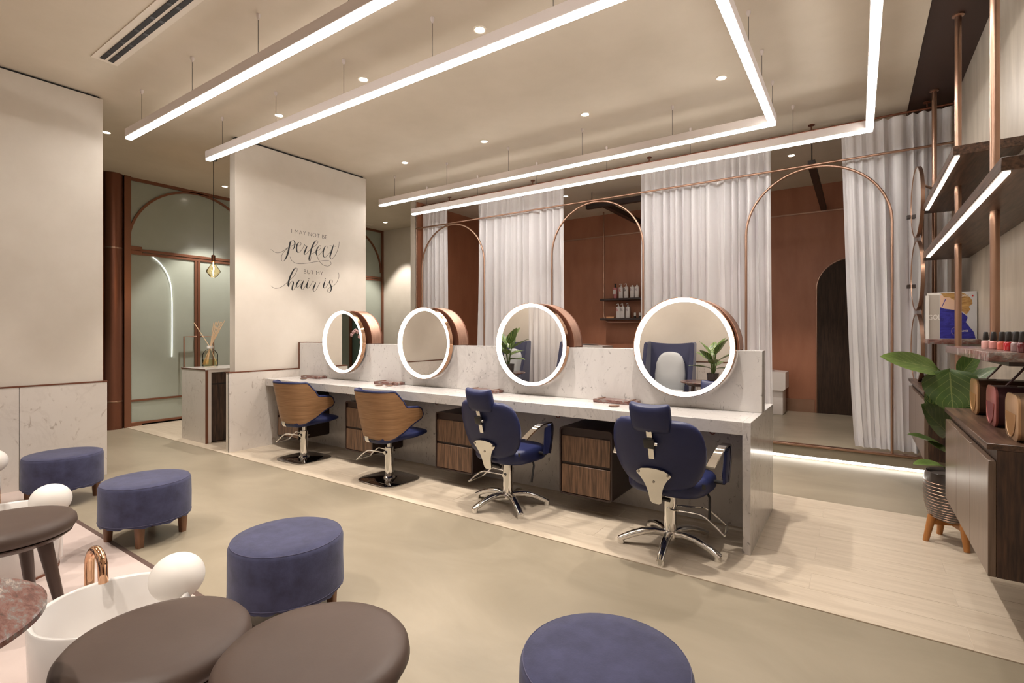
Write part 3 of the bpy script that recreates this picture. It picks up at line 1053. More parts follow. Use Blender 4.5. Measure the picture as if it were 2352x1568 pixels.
# --- reclining chair with headrest
def recline_chair(label, fang, star):
    t = thing('salon_chair', label, 'chair', (0, 0, 0), 0, 'navy reclining salon chairs with headrest')
    obj('hub', lathe(nb(), [(0.03, 0.05), (0.052, 0.055), (0.055, 0.10), (0.046, 0.115)], (0, 0, 0), 24), 'chrome', t)
    for k in range(5):
        a = star + 2 * PI * k / 5
        M = rm('Z', a)
        lb = nb()
        rings = []
        for (r, z, hw, hh) in ((0.03, 0.088, 0.030, 0.026), (0.10, 0.100, 0.028, 0.025), (0.18, 0.094, 0.027, 0.023), (0.26, 0.070, 0.026, 0.021), (0.325, 0.042, 0.026, 0.02), (0.355, 0.028, 0.024, 0.018)):
            rings.append([M @ Vector((r + zz * 0.3, yy, z + zz)) for yy, zz in sell(hw, hh, 12, 2.6)])
        loft(lb, rings)
        cyl(lb, 0, 0, 0.0, 0.035, 0.025, seg=14)
        vs = lb.verts[:][-28:]
        bmesh.ops.translate(lb, vec=M @ Vector((0.338, 0, 0)), verts=vs)
        obj('leg', lb, 'chrome', t, 50)
    obj('column', lathe(nb(), [(0.044, 0.116), (0.044, 0.365), (0.036, 0.37), (0.036, 0.377)], (0, 0, 0), 28), 'chrome', t)
    obj('column_cap', lathe(nb(), [(0.034, 0.3775), (0.034, 0.40)], (0, 0, 0), 20), 'black_plastic', t)
    fr = obj('footrest', footrest(nb(), fang, 0.27, 0.36), 'chrome', t)
    pv = nb()
    d = Vector((-math.sin(fang), math.cos(fang), 0))
    tube(pv, [d * -0.07 + Vector((0, 0, 0.27)), d * 0.07 + Vector((0, 0, 0.27))], 0.016, 12)
    obj('pivot', pv, 'chrome', fr)
    obj('seat', cushion(nb(), (0, 0.04, 0), 0.275, 0.265, 0.402, 0.525, 3.2, 0.045, 48, lambda x, y: -0.02 * max(0, y) ), 'navy_vinyl', t)
    # backrest, local frame: x across, v up, n outwards (away from the sitter = -Y)
    M = tm(0, -0.205, 0.455) @ rm('X', math.radians(15))
    tab = [(0.0, 0.10, 0.02), (0.015, 0.17, 0.035), (0.05, 0.235, 0.045), (0.10, 0.275, 0.05), (0.16, 0.302, 0.05), (0.23, 0.316, 0.05), (0.30, 0.318, 0.048), (0.36, 0.31, 0.046), (0.41, 0.296, 0.043), (0.45, 0.270, 0.04), (0.475, 0.236, 0.035), (0.49, 0.185, 0.022)]
    bb = nb()
    rings = []
    for v, hw, ht in tab:
        ring = []
        for x, y in sell(hw, ht, 40, 2.7):
            ring.append(M @ Vector((x, y + 0.55 * x * x, v)))
        rings.append(ring)
    loft(bb, rings)
    obj('backrest', bb, 'navy_vinyl', t, 60)
    hb = nb()
    rings = []
    for v, hw, ht in ((0.425, 0.115, 0.02), (0.43, 0.128, 0.035), (0.46, 0.132, 0.042), (0.51, 0.136, 0.043), (0.56, 0.137, 0.042), (0.59, 0.134, 0.034), (0.602, 0.124, 0.018)):
        ring = []
        for x, y in sell(hw, ht, 32, 3.4):
            ring.append(M @ Vector((x, y + 0.9 * x * x - 0.03, v + (v - 0.425) * 5.2 * 0.9 * x * x)))
        rings.append(ring)
    loft(hb, rings)
    obj('headrest', hb, 'navy_vinyl', t, 60)
    sb = nb()
    box(sb, -0.019, 0.019, -0.066, -0.058, 0.245, 0.45, 0.001, 1)
    obj('headrest_bar', sb, 'chrome', t, xf=M)
    kb = obj('bar_clamp', box(nb(), -0.037, 0.037, -0.086, -0.0665, 0.325, 0.39, 0.005, 2), 'black_plastic', t, xf=M)
    obj('knob', cyl(nb(), 0, 0, 0, 0.02, 0.012, seg=12), 'chrome', kb, xf=M @ tm(0.037, -0.075, 0.36) @ rm('Y', PI / 2))
    # spade bracket, slightly cupped
    side = [(0.130, 0.150), (0.105, 0.125), (0.08, 0.085), (0.062, 0.04), (0.052, -0.01), (0.047, -0.055), (0.043, -0.075), (0.022, -0.088)]
    outl = [(-0.135, 0.165), (-0.09, 0.198), (-0.03, 0.210), (0.03, 0.210), (0.09, 0.198), (0.135, 0.165)] + side + [(-x, z) for x, z in reversed(side)]
    kb2 = nb()
    prism(kb2, [(x * 0.88, -0.062 + 0.45 * x * x - 0.012, z * 0.86) for x, z in outl], (0, 0.012, 0))
    br = obj('back_bracket', kb2, 'chrome', t, xf=M)
    for (x, z) in ((-0.099, 0.143), (0.099, 0.143), (0.0, 0.085)):
        obj('screw', cyl(nb(), 0, 0, 0, 0.003, 0.008, seg=10), 'chrome_dark', br, xf=M @ tm(x, -0.0745 + 0.45 * x * x, z) @ rm('X', PI / 2))
    obj('recline_pivot', tube(nb(), [(-0.075, -0.165, 0.375), (0.06, -0.165, 0.375)], 0.014, 10), 'black_plastic', t)
    for s in (-1, 1):
        ab = nb()
        path = smooth_path([(s * 0.325, -0.175, 0.640), (s * 0.337, -0.10, 0.690), (s * 0.343, 0.0, 0.730), (s * 0.345, 0.095, 0.740), (s * 0.345, 0.15, 0.725), (s * 0.345, 0.152, 0.625), (s * 0.338, 0.128, 0.480)], 6)
        sweep(ab, path, (1, 0, 0), 0.026, 0.006)
        ar = obj('armrest', ab, 'chrome', t)
        pb = nb()
        prism(pb, [(s * 0.345, 0.062, 0.700), (s * 0.345, 0.143, 0.715), (s * 0.345, 0.143, 0.635), (s * 0.337, 0.118, 0.480), (s * 0.337, 0.055, 0.480)], (s * 0.018, 0, 0))
        bmesh.ops.bevel(pb, geom=pb.edges[:], offset=0.004, segments=2, affect='EDGES')
        obj('arm_pad', pb, 'navy_vinyl', ar)
        obj('arm_bolt', tube(nb(), [(s * 0.262, 0.09, 0.480), (s * 0.345, 0.09, 0.480)], 0.012, 8), 'black_plastic', ar)
    obj('lever', tube(nb(), [(0.235, 0.05, 0.41), (0.262, 0.03, 0.38), (0.275, -0.02, 0.25)], 0.009, 8), 'black_plastic', t)
    obj('tag', box(nb(), 0.283, 0.305, -0.205, -0.203, 0.50, 0.53), 'chair_grey_tag', t)
    return t
rc = recline_chair('navy reclining salon chair with headrest on star base, footrest swung towards the pillar', PI * 1.03, -PI / 2 - 0.25)
rc.location = (-2.52, 3.635, 0.006)
rc.rotation_euler = (0, 0, -0.10)
rc2 = recline_chair('navy reclining salon chair with headrest on star base, standing beside the counter end panel', 0.18, -PI / 2 + 0.18)
rc2.location = (-1.09, 3.575, 0.006)
rc2.rotation_euler = (0, 0, -0.06)

# ================================================================== OTTOMANS
def ottoman(label):
    t = thing('ottoman', label, 'ottoman', (0, 0, 0), 0, 'navy round ottomans')
    R = 0.282
    bb = nb()
    prof = [(R * 0.9, 0.150), (R, 0.150), (R + 0.002, 0.19), (R + 0.001, 0.30), (R, 0.40), (R - 0.006, 0.418), (R - 0.016, 0.427), (R * 0.7, 0.432), (R * 0.3, 0.434), (0.01, 0.434)]
    seg = 64
    rings = []
    for j, (r, z) in enumerate(prof):
        ring = []
        for i in range(seg):
            a = 2 * PI * i / seg
            rr_ = r
            zz = z
            if j in (0, 1):
                zz += 0.005 * math.sin(a * 11) + 0.004 * math.sin(a * 23 + 1) + 0.003 * math.sin(a * 5)
            if j == 3:
                rr_ += 0.0025 * math.sin(a * 7 + 1)
            ring.append((rr_ * math.cos(a), rr_ * math.sin(a), zz))
        rings.append(ring)
    loft(bb, rings)
    cv = obj('cover', bb, 'navy_velvet', t, 60)
    for z, r in ((0.423, R - 0.0105), (0.166, R + 0.0015)):
        sm = nb()
        tube(sm, [(r * math.cos(2 * PI * i / 48), r * math.sin(2 * PI * i / 48), z) for i in range(48)], 0.0022, 5, True)
        obj('seam', sm, 'stitch', cv)
    for sx in (-1, 1):
        for sy in (-1, 1):
            lb = nb()
            rings = [[(sx * 0.16 + x * sc_ , sy * 0.16 + y * sc_, z) for x, y in sell(0.028, 0.028, 16, 5)] for sc_, z in ((0.72, 0), (1.0, 0.16))]
            loft(lb, rings)
            obj('leg', lb, 'leg_wood', t)
    return t
ot = ottoman('round navy velvet ottoman against the marble-clad left wall')
ot.location = (-5.87, 1.49, 0)
ot.rotation_euler = (0, 0, 0.6)
obj('tag', box(nb(), -0.2915, -0.284, -0.012, 0.012, 0.29, 0.325), 'chair_grey_tag', ot)
o2 = dup(ot, (-4.345, 1.575, 0), 0.27, 'round navy velvet ottoman whose four wooden legs all show')
for c in children(o2):
    if c.name.startswith('tag'):
        bpy.data.objects.remove(c)
o3 = dup(o2, (-2.51, 1.56, 0), 0.35, 'round navy velvet ottoman behind the two pushed-together brown stools')
dup(o2, (-0.692, 1.56, 0), 0.1, 'round navy velvet ottoman standing apart on open concrete floor')

# ================================================================== NAIL / PEDICURE STATIONS
def stool(label, R=0.279, H=0.497):
    t = thing('stool', label, 'stool', (0, 0, 0), 0, 'round brown leather stools')
    sb = nb()
    prof = [(R * 0.82, H - 0.085), (R * 0.95, H - 0.078), (R, H - 0.055), (R * 0.985, H - 0.03), (R * 0.93, H - 0.012), (R * 0.8, H - 0.002), (R * 0.5, H + 0.004), (0.02, H + 0.005)]
    lathe(sb, prof, (0, 0, 0), 56)
    obj('seat', sb, 'brown_leather', t, 60)
    obj('seat_frame', lathe(nb(), [(R * 0.55, H - 0.135), (R * 0.80, H - 0.118), (R * 0.93, H - 0.092), (R * 0.93, H - 0.086)], (0, 0, 0), 48), 'stool_wood', t)
    for k in range(4):
        a = PI / 4 + k * PI / 2
        lb = nb()
        c, s = math.cos(a), math.sin(a)
        tube(lb, [(0.155 * c, 0.155 * s, H - 0.12), (0.235 * c, 0.235 * s, 0.0)], 0.03, 14, radii=[0.034, 0.021])
        obj('leg', lb, 'stool_wood', t)
    return t
st1 = stool('round brown leather stool overlapping the white basin, beside another stool')
st1.location = (-1.93, 0.735, 0.004)
st2 = stool('round brown leather stool pushed against its twin, beside open concrete floor', 0.286, 0.545)
st2.location = (-1.375, 0.945, 0.004)
st2.rotation_euler = (0, 0, 0.4)
st3 = stool('round brown leather stool with splayed legs standing alone behind the marble table', 0.284, 0.522)
st3.location = (-3.665, 0.70, 0.004)
st3.rotation_euler = (0, 0, 0.15)

def tub(label):
    t = thing('foot_basin', label, 'foot basin', (0, 0, 0), 0, 'white foot basins')
    R, H = 0.268, 0.385
    bb = nb()
    prof = [(R * 0.93, 0.0), (R * 0.955, 0.006), (R * 0.985, 0.2), (R, H - 0.006), (R - 0.004, H), (R - 0.014, H), (R - 0.02, H - 0.006), (R * 0.88, 0.28), (R * 0.80, 0.20), (R * 0.5, 0.165), (0.01, 0.16)]
    lathe(bb, prof, (0, 0, 0), 64)
    obj('bowl', bb, 'white_ceramic', t, 50)
    obj('base_ring', lathe(nb(), [(R * 0.94, 0.0), (R * 0.972, 0.0), (R * 0.972, 0.012), (R * 0.955, 0.014)], (0, 0, 0), 48), 'copper_dark', t)
    bb = nb()
    prof = [(0.106 * math.sin(PI * k / 20) + 0.0005, 0.425 - 0.100 * math.cos(PI * k / 20)) for k in range(21)]
    lathe(bb, prof, (0.07, 0.205, 0), 40)
    fb_ = obj('foot_rest_ball', bb, 'white_ball', t, 60)
    obj('ball_arm', tube(nb(), [(0.07, 0.205, 0.36), (0.09, 0.245, 0.30), (0.09, 0.245, 0.05)], 0.014, 10), 'white_gloss', fb_)
    obj('drain', lathe(nb(), [(0.02, 0.1665), (0.02, 0.170)], (0, 0, 0), 16), 'gold_polished', t)
    return t
def faucet(label):
    t = thing('faucet', label, 'faucet', (0, 0, 0), 0, 'copper swan-neck faucets')
    fb = nb()
    p = [(0, 0, 0), (0, 0, 0.30), (0, 0, 0.43)] + [(0.062 - 0.062 * math.cos(a), 0, 0.46 + 0.08 * math.sin(a)) for a in [PI * k / 12 for k in range(1, 12)]] + [(0.124, 0, 0.44), (0.128, 0, 0.41)]
    tube(fb, p, 0.0185, 14)
    obj('spout', fb, 'gold_polished', t)
    obj('foot', lathe(nb(), [(0.03, 0), (0.03, 0.008), (0.018, 0.014)], (0, 0, 0), 20), 'gold_polished', t)
    return t
TX = [(-2.545, 0.81), (-4.36, 0.82), (-6.03, 0.84)]
tn = ['in front, partly under a brown stool', 'behind the lone brown stool', 'at the far end near the marble wall']
tb0 = tub('round white foot basin ' + tn[0])
tb0.location = (*TX[0], 0.004)
fc0 = faucet('polished copper swan-neck faucet over the basin ' + tn[0])
fc0.location = (TX[0][0] - 0.295, TX[0][1] + 0.0, 0.004)
for i in (1, 2):
    dup(tb0, (*TX[i], 0.004), None, 'round white foot basin ' + tn[i])
    dup(fc0, (TX[i][0] - 0.295, TX[i][1], 0.004), None, 'polished copper swan-neck faucet over the basin ' + tn[i])
fc0.rotation_euler = (0, 0, 0.1)

def side_table(label, loc):
    t = thing('side_table', label, 'side table', loc, 0, 'round red marble side tables')
    obj('table_top', lathe(nb(), [(0.32, 0.727), (0.328, 0.732), (0.328, 0.746), (0.323, 0.75)], (0, 0, 0), 64), 'marble_red', t)
    obj('apron', lathe(nb(), [(0.20, 0.68), (0.24, 0.70), (0.25, 0.7265)], (0, 0, 0), 40), 'stool_wood', t)
    for k in range(3):
        a = 0.5 + k * 2 * PI / 3
        lb = nb()
        c, s = math.cos(a), math.sin(a)
        tube(lb, [(0.14 * c, 0.14 * s, 0.69), (0.24 * c, 0.24 * s, 0.0)], 0.03, 12, radii=[0.03, 0.02])
        obj('leg', lb, 'stool_wood', t)
    return t
sd = side_table('round table with thin red and grey marble top beside the front foot basin', (-1.985, 0.13, 0.004))
dup(sd, (-5.58, 0.22, 0.004), None, 'round table with red marble top seen in the curtain mirror')

def leaf(bm, base, tip, width, up=(0, 0, 1), fold=0.12, droop=0.0, N=12, K=6, heart=0.35):
    base, tip = Vector(base), Vector(tip)
    d = tip - base
    L = d.length
    d.normalize()
    side = d.cross(Vector(up)).normalized()
    nrm = side.cross(d).normalized()
    uvl = bm.loops.layers.uv.verify()
    g = []
    for i in range(N + 1):
        v = i / N
        wdt = width * 0.5 * (math.sin(PI * min(1, v ** heart if False else (v * (1 - heart * 0.5) + 0.0) ** 0.62)) if v < 1 else 0)
        wdt = width * 0.5 * (max(0, math.sin(PI * v ** (0.5 + heart))) ** 0.7)
        row = []
        for k in range(K + 1):
            u = k / K * 2 - 1
            p = base + d * (L * v) + side * (u * wdt) + nrm * (abs(u) * wdt * fold * 2 - droop * v * v * L + 0.02 * width * math.sin(v * 9 + u * 2))
            row.append((bm.verts.new(p), (k / K, v)))
        g.append(row)
    for i in range(N):
        for k in range(K):
            q = [g[i][k], g[i][k + 1], g[i + 1][k + 1], g[i + 1][k]]
            f = bm.faces.new([a[0] for a in q])
            for lp, a in zip(f.loops, q):
                lp[uvl].uv = a[1]
    return bm

def leafobj(name, mat, parent, base, tip, width, up, fold=0.12, droop=0.0, heart=0.3):
    bm = nb()
    leaf(bm, base, tip, width, up, fold, droop, 12, 6, heart)
    o = obj(name, bm, mat, parent, 80)
    return o

def table_plant(label, loc, seed):
    rnd = random.Random(seed)
    t = thing('potted_plant', label, 'plant', loc, 0, 'spotted-leaf plants on the side tables')
    obj('pot', lathe(nb(), [(0.07, 0), (0.085, 0.01), (0.095, 0.12), (0.09, 0.12), (0.08, 0.10), (0.01, 0.10)], (0, 0, 0), 28), 'pot_glaze', t)
    for k in range(11):
        a = k * 2.4 + rnd.random() * 0.5
        f = k / 10
        hgt = 0.16 + 0.26 * f + rnd.random() * 0.05
        out = 0.03 + 0.04 * rnd.random()
        c, s = math.cos(a), math.sin(a)
        p = (out * c, out * s, hgt)
        stm = obj('stem', tube(nb(), smooth_path([(0.01 * c, 0.01 * s, 0.1), (out * 0.5 * c, out * 0.5 * s, hgt * 0.6), p], 4), 0.007, 6), 'stem_green', t)
        L = 0.26 + 0.09 * rnd.random()
        el = 0.15 + 0.95 * f
        leafobj('leaf', 'leaf_spotted', stm, p, (p[0] + c * L * math.cos(el), p[1] + s * L * math.cos(el), hgt + L * math.sin(el)), 0.155, (0, 0, 1) if el < 0.8 else (-c, -s, 0.3), 0.14, 0.12, 0.25)
    return t
table_plant('green spotted-leaf plant in a dark pot on the marble table, seen in the end mirror', (-1.88, -0.08, 0.754), 3)
tp2 = table_plant('green spotted-leaf plant in a dark pot, seen in the curtain mirror', (-5.58, 0.22, 0.754), 9)
tp2.scale = (1.25, 1.25, 1.3)

# wing chairs facing the foot basins (seen in the mirrors)
def wing_chair(label):
    t = thing('wing_chair', label, 'armchair', (0, 0, 0), 0, 'navy wing chairs')
    bb = nb()
    rings = []
    # back and wings as a U-shaped wall, loft along the U
    N = 24
    for i in range(N + 1):
        s = -1 + 2 * i / N
        a = abs(s)
        sg = 1 if s >= 0 else -1
        if a < 0.5:
            x, y = sg * 0.40 * (a / 0.5) ** 0.9, -0.33 + 0.06 * (a / 0.5) ** 3
            ztop = 1.34 - 0.03 * math.cos(a / 0.5 * PI / 2)
        else:
            tt = (a - 0.5) / 0.5
            x, y = sg * (0.40 + 0.02 * tt), -0.27 + 0.50 * tt
            ztop = 1.345 - 0.05 * tt if tt < 0.35 else (1.33 - 0.68 * sstep(0.35, 0.62, tt))
        nx, ny = (0, -1) if a < 0.45 else (sg, 0)
        th = 0.035
        ring = []
        for z, f in ((0.22, 1), (0.4, 1), (ztop - 0.03, 1), (ztop, 0.5)):
            ring.append((x + nx * th * f, y + ny * th * f - 0.08 * (z - 0.3), z))
        for z, f in ((ztop, 0.5), (ztop - 0.03, 1), (0.4, 1), (0.22, 1)):
            ring.append((x - nx * th * f, y - ny * th * f - 0.08 * (z - 0.3), z))
        rings.append(ring)
    loft(bb, rings)
    obj('shell', bb, 'navy_wool', t, 50)
    obj('seat', cushion(nb(), (0, 0.0, 0), 0.355, 0.28, 0.25, 0.46, 4, 0.05), 'navy_wool', t)
    cb_ = nb()
    M = tm(0, -0.235, 0.47) @ rm('X', 0.12)
    rings = []
    for v, hw, ht in ((0.0, 0.22, 0.02), (0.03, 0.27, 0.05), (0.3, 0.27, 0.05), (0.5, 0.25, 0.05), (0.62, 0.20, 0.045), (0.68, 0.13, 0.03), (0.70, 0.05, 0.01)):
        rings.append([M @ Vector((x, y, v)) for x, y in sell(hw, ht, 28, 2.6)])
    loft(cb_, rings)
    obj('back_cushion', cb_, 'grey_cushion', t, 60)
    obj('seat_cushion', cushion(nb(), (0, 0.04, 0), 0.30, 0.24, 0.465, 0.52, 4, 0.025), 'grey_cushion', t)
    for sx in (-1, 1):
        for sy in (-1, 1):
            obj('leg', tube(nb(), [(sx * 0.26, sy * 0.2, 0.25), (sx * 0.31, sy * 0.25, 0)], 0.02, 10, radii=[0.024, 0.014]), 'stool_wood', t)
    return t
wc = wing_chair('navy wing chair with light grey cushion facing the front foot basin')
wc.location = (-2.74, -0.42, 0.004)
dup(wc, (-4.46, -0.42, 0.004), None, 'navy wing chair with light grey cushion in front of the sheer curtain')
dup(wc, (-6.12, -0.42, 0.004), 0.0, 'navy wing chair with light grey cushion in the corner by the marble wall')

# ================================================================== ARCH SCREEN AND CURTAINS
AY = 6.945
AZ0 = 0.185
ac = thing('arch_screen', 'slim copper screen of three tall arches along the raised platform', 'screen', (0, AY, 0))
ARCH = [-6.05, -3.235, -0.425]
AH = 0.737
def sqtube(bm, pts, r, **k):
    return tube(bm, pts, r * 1.25, 4, **k)
obj('top_rail', tube(nb(), [(-6.945, 0, 3.485), (XR - 0.002, 0, 3.485)], 0.0135, 10), 'copper', ac)
obj('post', tube(nb(), [(-6.925, 0, AZ0), (-6.925, 0, 3.97)], 0.0135, 10), 'copper', ac)
for cx in ARCH:
    p = [(cx - AH, 0, AZ0), (cx - AH, 0, 2.0)] + [(cx - AH * math.cos(PI * k / 36), 0, 2.72 + 0.738 * math.sin(PI * k / 36)) for k in range(37)] + [(cx + AH, 0, 2.0), (cx + AH, 0, AZ0)]
    obj('arch', tube(nb(), p, 0.0145, 10), 'copper', ac)

RAILY, RAILZ = 7.06, 3.93
cr = thing('curtain_rail', 'copper curtain rail fixed below the ceiling with short brackets', 'curtain rail', (0, RAILY, 0))
obj('rail', tube(nb(), [(-6.93, 0, RAILZ), (XR - 0.01, 0, RAILZ)], 0.012, 8), 'copper_dark', cr)
for x in (-6.2, -4.4, -2.45, -0.46, 0.62):
    obj('bracket', lathe(nb(), [(0.007, RAILZ + 0.012), (0.007, CZ - 0.012), (0.035, CZ - 0.01), (0.035, CZ - 0.0005)], (x, 0, 0), 14), 'copper_dark', cr)
for i in range(70):
    x = -6.85 + i * 0.109
    on = (-6.9 < x < -6.25) or (-5.55 < x < -3.8) or (-2.6 < x < -0.9) or (-0.18 < x < 0.84)
    if on:
        obj('glider', box(nb(), x - 0.004, x + 0.004, -0.008, 0.008, RAILZ - 0.029, RAILZ - 0.0125), 'copper_dark', cr) if i % 1 == 0 else None

def curtain(label, xt0, xt1, xb0, xb1, nf, seed, flare_l=0, flare_r=0, y0=None, zt=None, zb=None, amp=0.06):
    rnd = random.Random(seed)
    y0 = RAILY if y0 is None else y0
    zt = RAILZ - 0.03 if zt is None else zt
    zb = 0.20 if zb is None else zb
    t = thing('sheer_curtain', label, 'curtain', ((xt0 + xt1) / 2, y0, zb), 0, 'white sheer curtains')
    cx = (xt0 + xt1) / 2
    N = nf * 10
    V = 22
    ph = [rnd.uniform(-0.5, 0.5) for _ in range(nf + 2)]
    am = [rnd.uniform(0.35, 1.5) for _ in range(nf + 2)]
    def pt_(u, v):
        uw = u + (0.028 * math.sin(2 * PI * u * 1.7 + seed) + 0.016 * math.sin(2 * PI * u * 4.1 + 2 * seed)) * math.sin(PI * u)
        k = min(max(uw, 0.0), 1.0) * nf
        i = int(min(k, nf - 1e-6))
        f = k - i
        a = am[i] * (1 - f) + am[i + 1] * f
        p = ph[i] * (1 - f) + ph[i + 1] * f
        top = sstep(0.86, 1.0, v)
        yy = amp * a * math.sin(2 * PI * k + p * (1 - v) * 1.2) + 0.012 * math.sin(5 * PI * k + 3 * v)
        yy *= (1 - 0.55 * top)
        w0 = xb0 + (xb1 - xb0) * u
        w1 = xt0 + (xt1 - xt0) * u
        e = v ** 0.7
        x = w0 * (1 - e) + w1 * e + 0.02 * a * math.sin(2 * PI * k * 2 + p) * (1 - v)
        return (x - cx, yy, (zt - zb) * v)
    bm = nb()
    g = [[bm.verts.new(pt_(i / N, j / V)) for j in range(V + 1)] for i in range(N + 1)]
    for i in range(N):
        for j in range(V):
            bm.faces.new((g[i][j], g[i + 1][j], g[i + 1][j + 1], g[i][j + 1]))
    obj('fabric', bm, 'sheer', t, 180)
    hb = nb()
    g = [[hb.verts.new(Vector(pt_(i / N, z / (zt - zb))) + Vector((0, dy, 0))) for z in (0.0, 0.11)] for i in range(N + 1) for dy in (-0.003,)]
    for i in range(N):
        hb.faces.new((g[i][0], g[i + 1][0], g[i + 1][1], g[i][1]))
    obj('hem', hb, 'sheer', t, 180)
    tb_ = nb()
    g = [[tb_.verts.new(Vector(pt_(i / N, z)) + Vector((0, -0.003, 0))) for z in (0.972, 1.0)] for i in range(N + 1)]
    for i in range(N):
        tb_.faces.new((g[i][0], g[i + 1][0], g[i + 1][1], g[i][1]))
    obj('heading_tape', tb_, 'sheer', t, 180)
    return t
curtain('narrow white sheer curtain beside the pale wall end, behind the first arch', -6.88, -6.26, -6.90, -6.24, 6, 1)
curtain('wide white sheer curtain hanging between the first and second copper arch', -5.52, -3.83, -5.62, -3.78, 13, 2)
curtain('wide white sheer curtain hanging between the second and third copper arch', -2.57, -0.90, -2.56, -0.86, 15, 3)
curtain('white sheer curtain between the third arch and the wall shelving', -0.16, 0.83, -0.02, 0.80, 9, 4)
curtain('white sheer curtain by the wing chairs, seen in a mirror', -5.87, -5.05, -5.87, -5.05, 6, 5, y0=-0.98, zt=3.9, zb=0.03, amp=0.03)

# ================================================================== WASH AREA BEHIND THE SCREEN
rk = thing('ceiling_rack', 'dark beam frame hanging under the ceiling of the wash area', 'beam frame', (0, 0, 0))
obj('beam', box(nb(), -4.0, -1.5, 8.20, 8.28, 3.71, 3.80), 'dark_beam', rk)
obj('beam', box(nb(), -3.71, -3.62, 8.281, 9.948, 3.71, 3.80), 'dark_beam', rk)
obj('beam', box(nb(), -0.51, -0.43, 7.22, 9.948, 3.555, 3.625), 'dark_beam', rk)
for x, y, z in ((-3.9, 8.24, 3.8), (-1.6, 8.24, 3.8), (-0.47, 7.3, 3.625)):
    obj('hanger_rod', tube(nb(), [(x, y, z), (x, y, CZ - 0.0005)], 0.007, 8), 'dark_beam', rk)

SY = 9.72
ps = thing('pipe_shelf', 'two dark wood shelves on a bent copper pipe against the terracotta wall', 'shelf', (-4.335, SY, 0))
p = [(0, 0, CZ - 0.001), (0, 0, 1.88)] + [(0.16 - 0.16 * math.cos(a), 0, 1.88 - 0.16 * math.sin(a)) for a in [PI / 2 * k / 8 for k in range(1, 9)]] + [(1.9, 0, 1.72), (1.9, 0, 1.72)]
obj('pipe', tube(nb(), p[:-1], 0.015, 10), 'copper', ps)
for z in (2.165, 1.765):
    obj('shelf_board', box(nb(), -0.05, 1.95, -0.09, 0.215, z, z + 0.04, 0.004, 1), 'wenge_frame', ps)
def k_bottle(x, z, pump, kmat, label, w_=0.082, h=0.225, body='bottle_white', dark=False):
    t = thing('product_bottle', label, 'bottle', (x, SY + 0.03, z), 0, 'hair product bottles on the pipe shelf')
    obj('body', box(nb(), -w_ / 2, w_ / 2, -0.03, 0.03, 0, h, 0.006, 2), body, t)
    capm = 'k_black' if dark else 'bottle_white'
    if pump:
        pb = nb()
        lathe(pb, [(0.02, h), (0.02, h + 0.025), (0.008, h + 0.028), (0.007, h + 0.062)], (0, 0, 0), 14)
        tube(pb, [(0.004, 0, h + 0.064), (-0.02, -0.0, h + 0.068), (-0.042, 0, h + 0.056)], 0.006, 8)
        obj('pump', pb, capm, t)
    else:
        obj('cap', lathe(nb(), [(0.019, h), (0.019, h + 0.028), (0.015, h + 0.032)], (0, 0, 0), 14), capm, t)
    if kmat:
        text_mesh('letter', 'k', 0.095, kmat, t, tm(-0.036, -0.0305, h - 0.085) @ rm('X', PI / 2))
    return t
zU, zL = 2.2055, 1.8055
kb_ = thing('product_bottle', 'pink tapered bottle with black pump on the upper pipe shelf', 'bottle', (-4.09, SY + 0.03, zU), 0, 'hair product bottles on the pipe shelf')
obj('body', lathe(nb(), [(0.034, 0), (0.036, 0.01), (0.046, 0.21), (0.044, 0.222), (0.02, 0.226)], (0, 0, 0), 20), 'bottle_pink', kb_)
obj('sticker', box(nb(), -0.03, 0.03, -0.0475, -0.0455, 0.09, 0.18), 'bottle_white', kb_)
obj('pump', lathe(nb(), [(0.02, 0.2265), (0.02, 0.25), (0.012, 0.265), (0.02, 0.285), (0.016, 0.305)], (0, 0, 0), 14), 'k_black', kb_)
k_bottle(-3.965, zU, True, 'k_red', 'white pump bottle with red letter k, upper pipe shelf')
k_bottle(-3.855, zU, True, 'k_black', 'white pump bottle with black letter k, upper pipe shelf')
k_bottle(-3.725, zU, False, 'k_mauve', 'white capped bottle with pale letter k, beside the black-k bottle')
k_bottle(-3.63, zU, False, 'k_mauve', 'white capped bottle with mauve letter k, next to the curtain edge')
k_bottle(-4.02, zL, True, 'k_red', 'white pump bottle with reddish letter k, lower pipe shelf')
k_bottle(-3.93, zL, True, 'k_black', 'white pump bottle with black letter k, middle of the lower pipe shelf')
k_bottle(-3.82, zL, True, 'k_mauve', 'white pump bottle with dark mauve letter k, lower pipe shelf')
b_ = thing('wooden_box', 'small flat tan wooden box on the lower pipe shelf', 'box', (-4.185, SY + 0.02, zL))
obj('body', box(nb(), -0.085, 0.085, -0.04, 0.04, 0, 0.022, 0.003, 1), 'kraft', b_)
obj('lid', box(nb(), -0.086, 0.086, -0.041, 0.041, 0.0222, 0.033, 0.003, 1), 'kraft', b_)
for x, l_ in ((-3.67, 'beside the pump bottles'), (-3.57, 'half behind the curtain')):
    j = thing('jar', 'tiny white-capped dark jar on the lower pipe shelf ' + l_, 'jar', (x, SY + 0.02, zL), 0, 'jars on the pipe shelf')
    obj('body', lathe(nb(), [(0.024, 0), (0.024, 0.035), (0.02, 0.04)], (0, 0, 0), 16), 'k_black', j)
    obj('cap', lathe(nb(), [(0.022, 0.0405), (0.022, 0.1), (0.018, 0.104)], (0, 0, 0), 16), 'bottle_white', j)

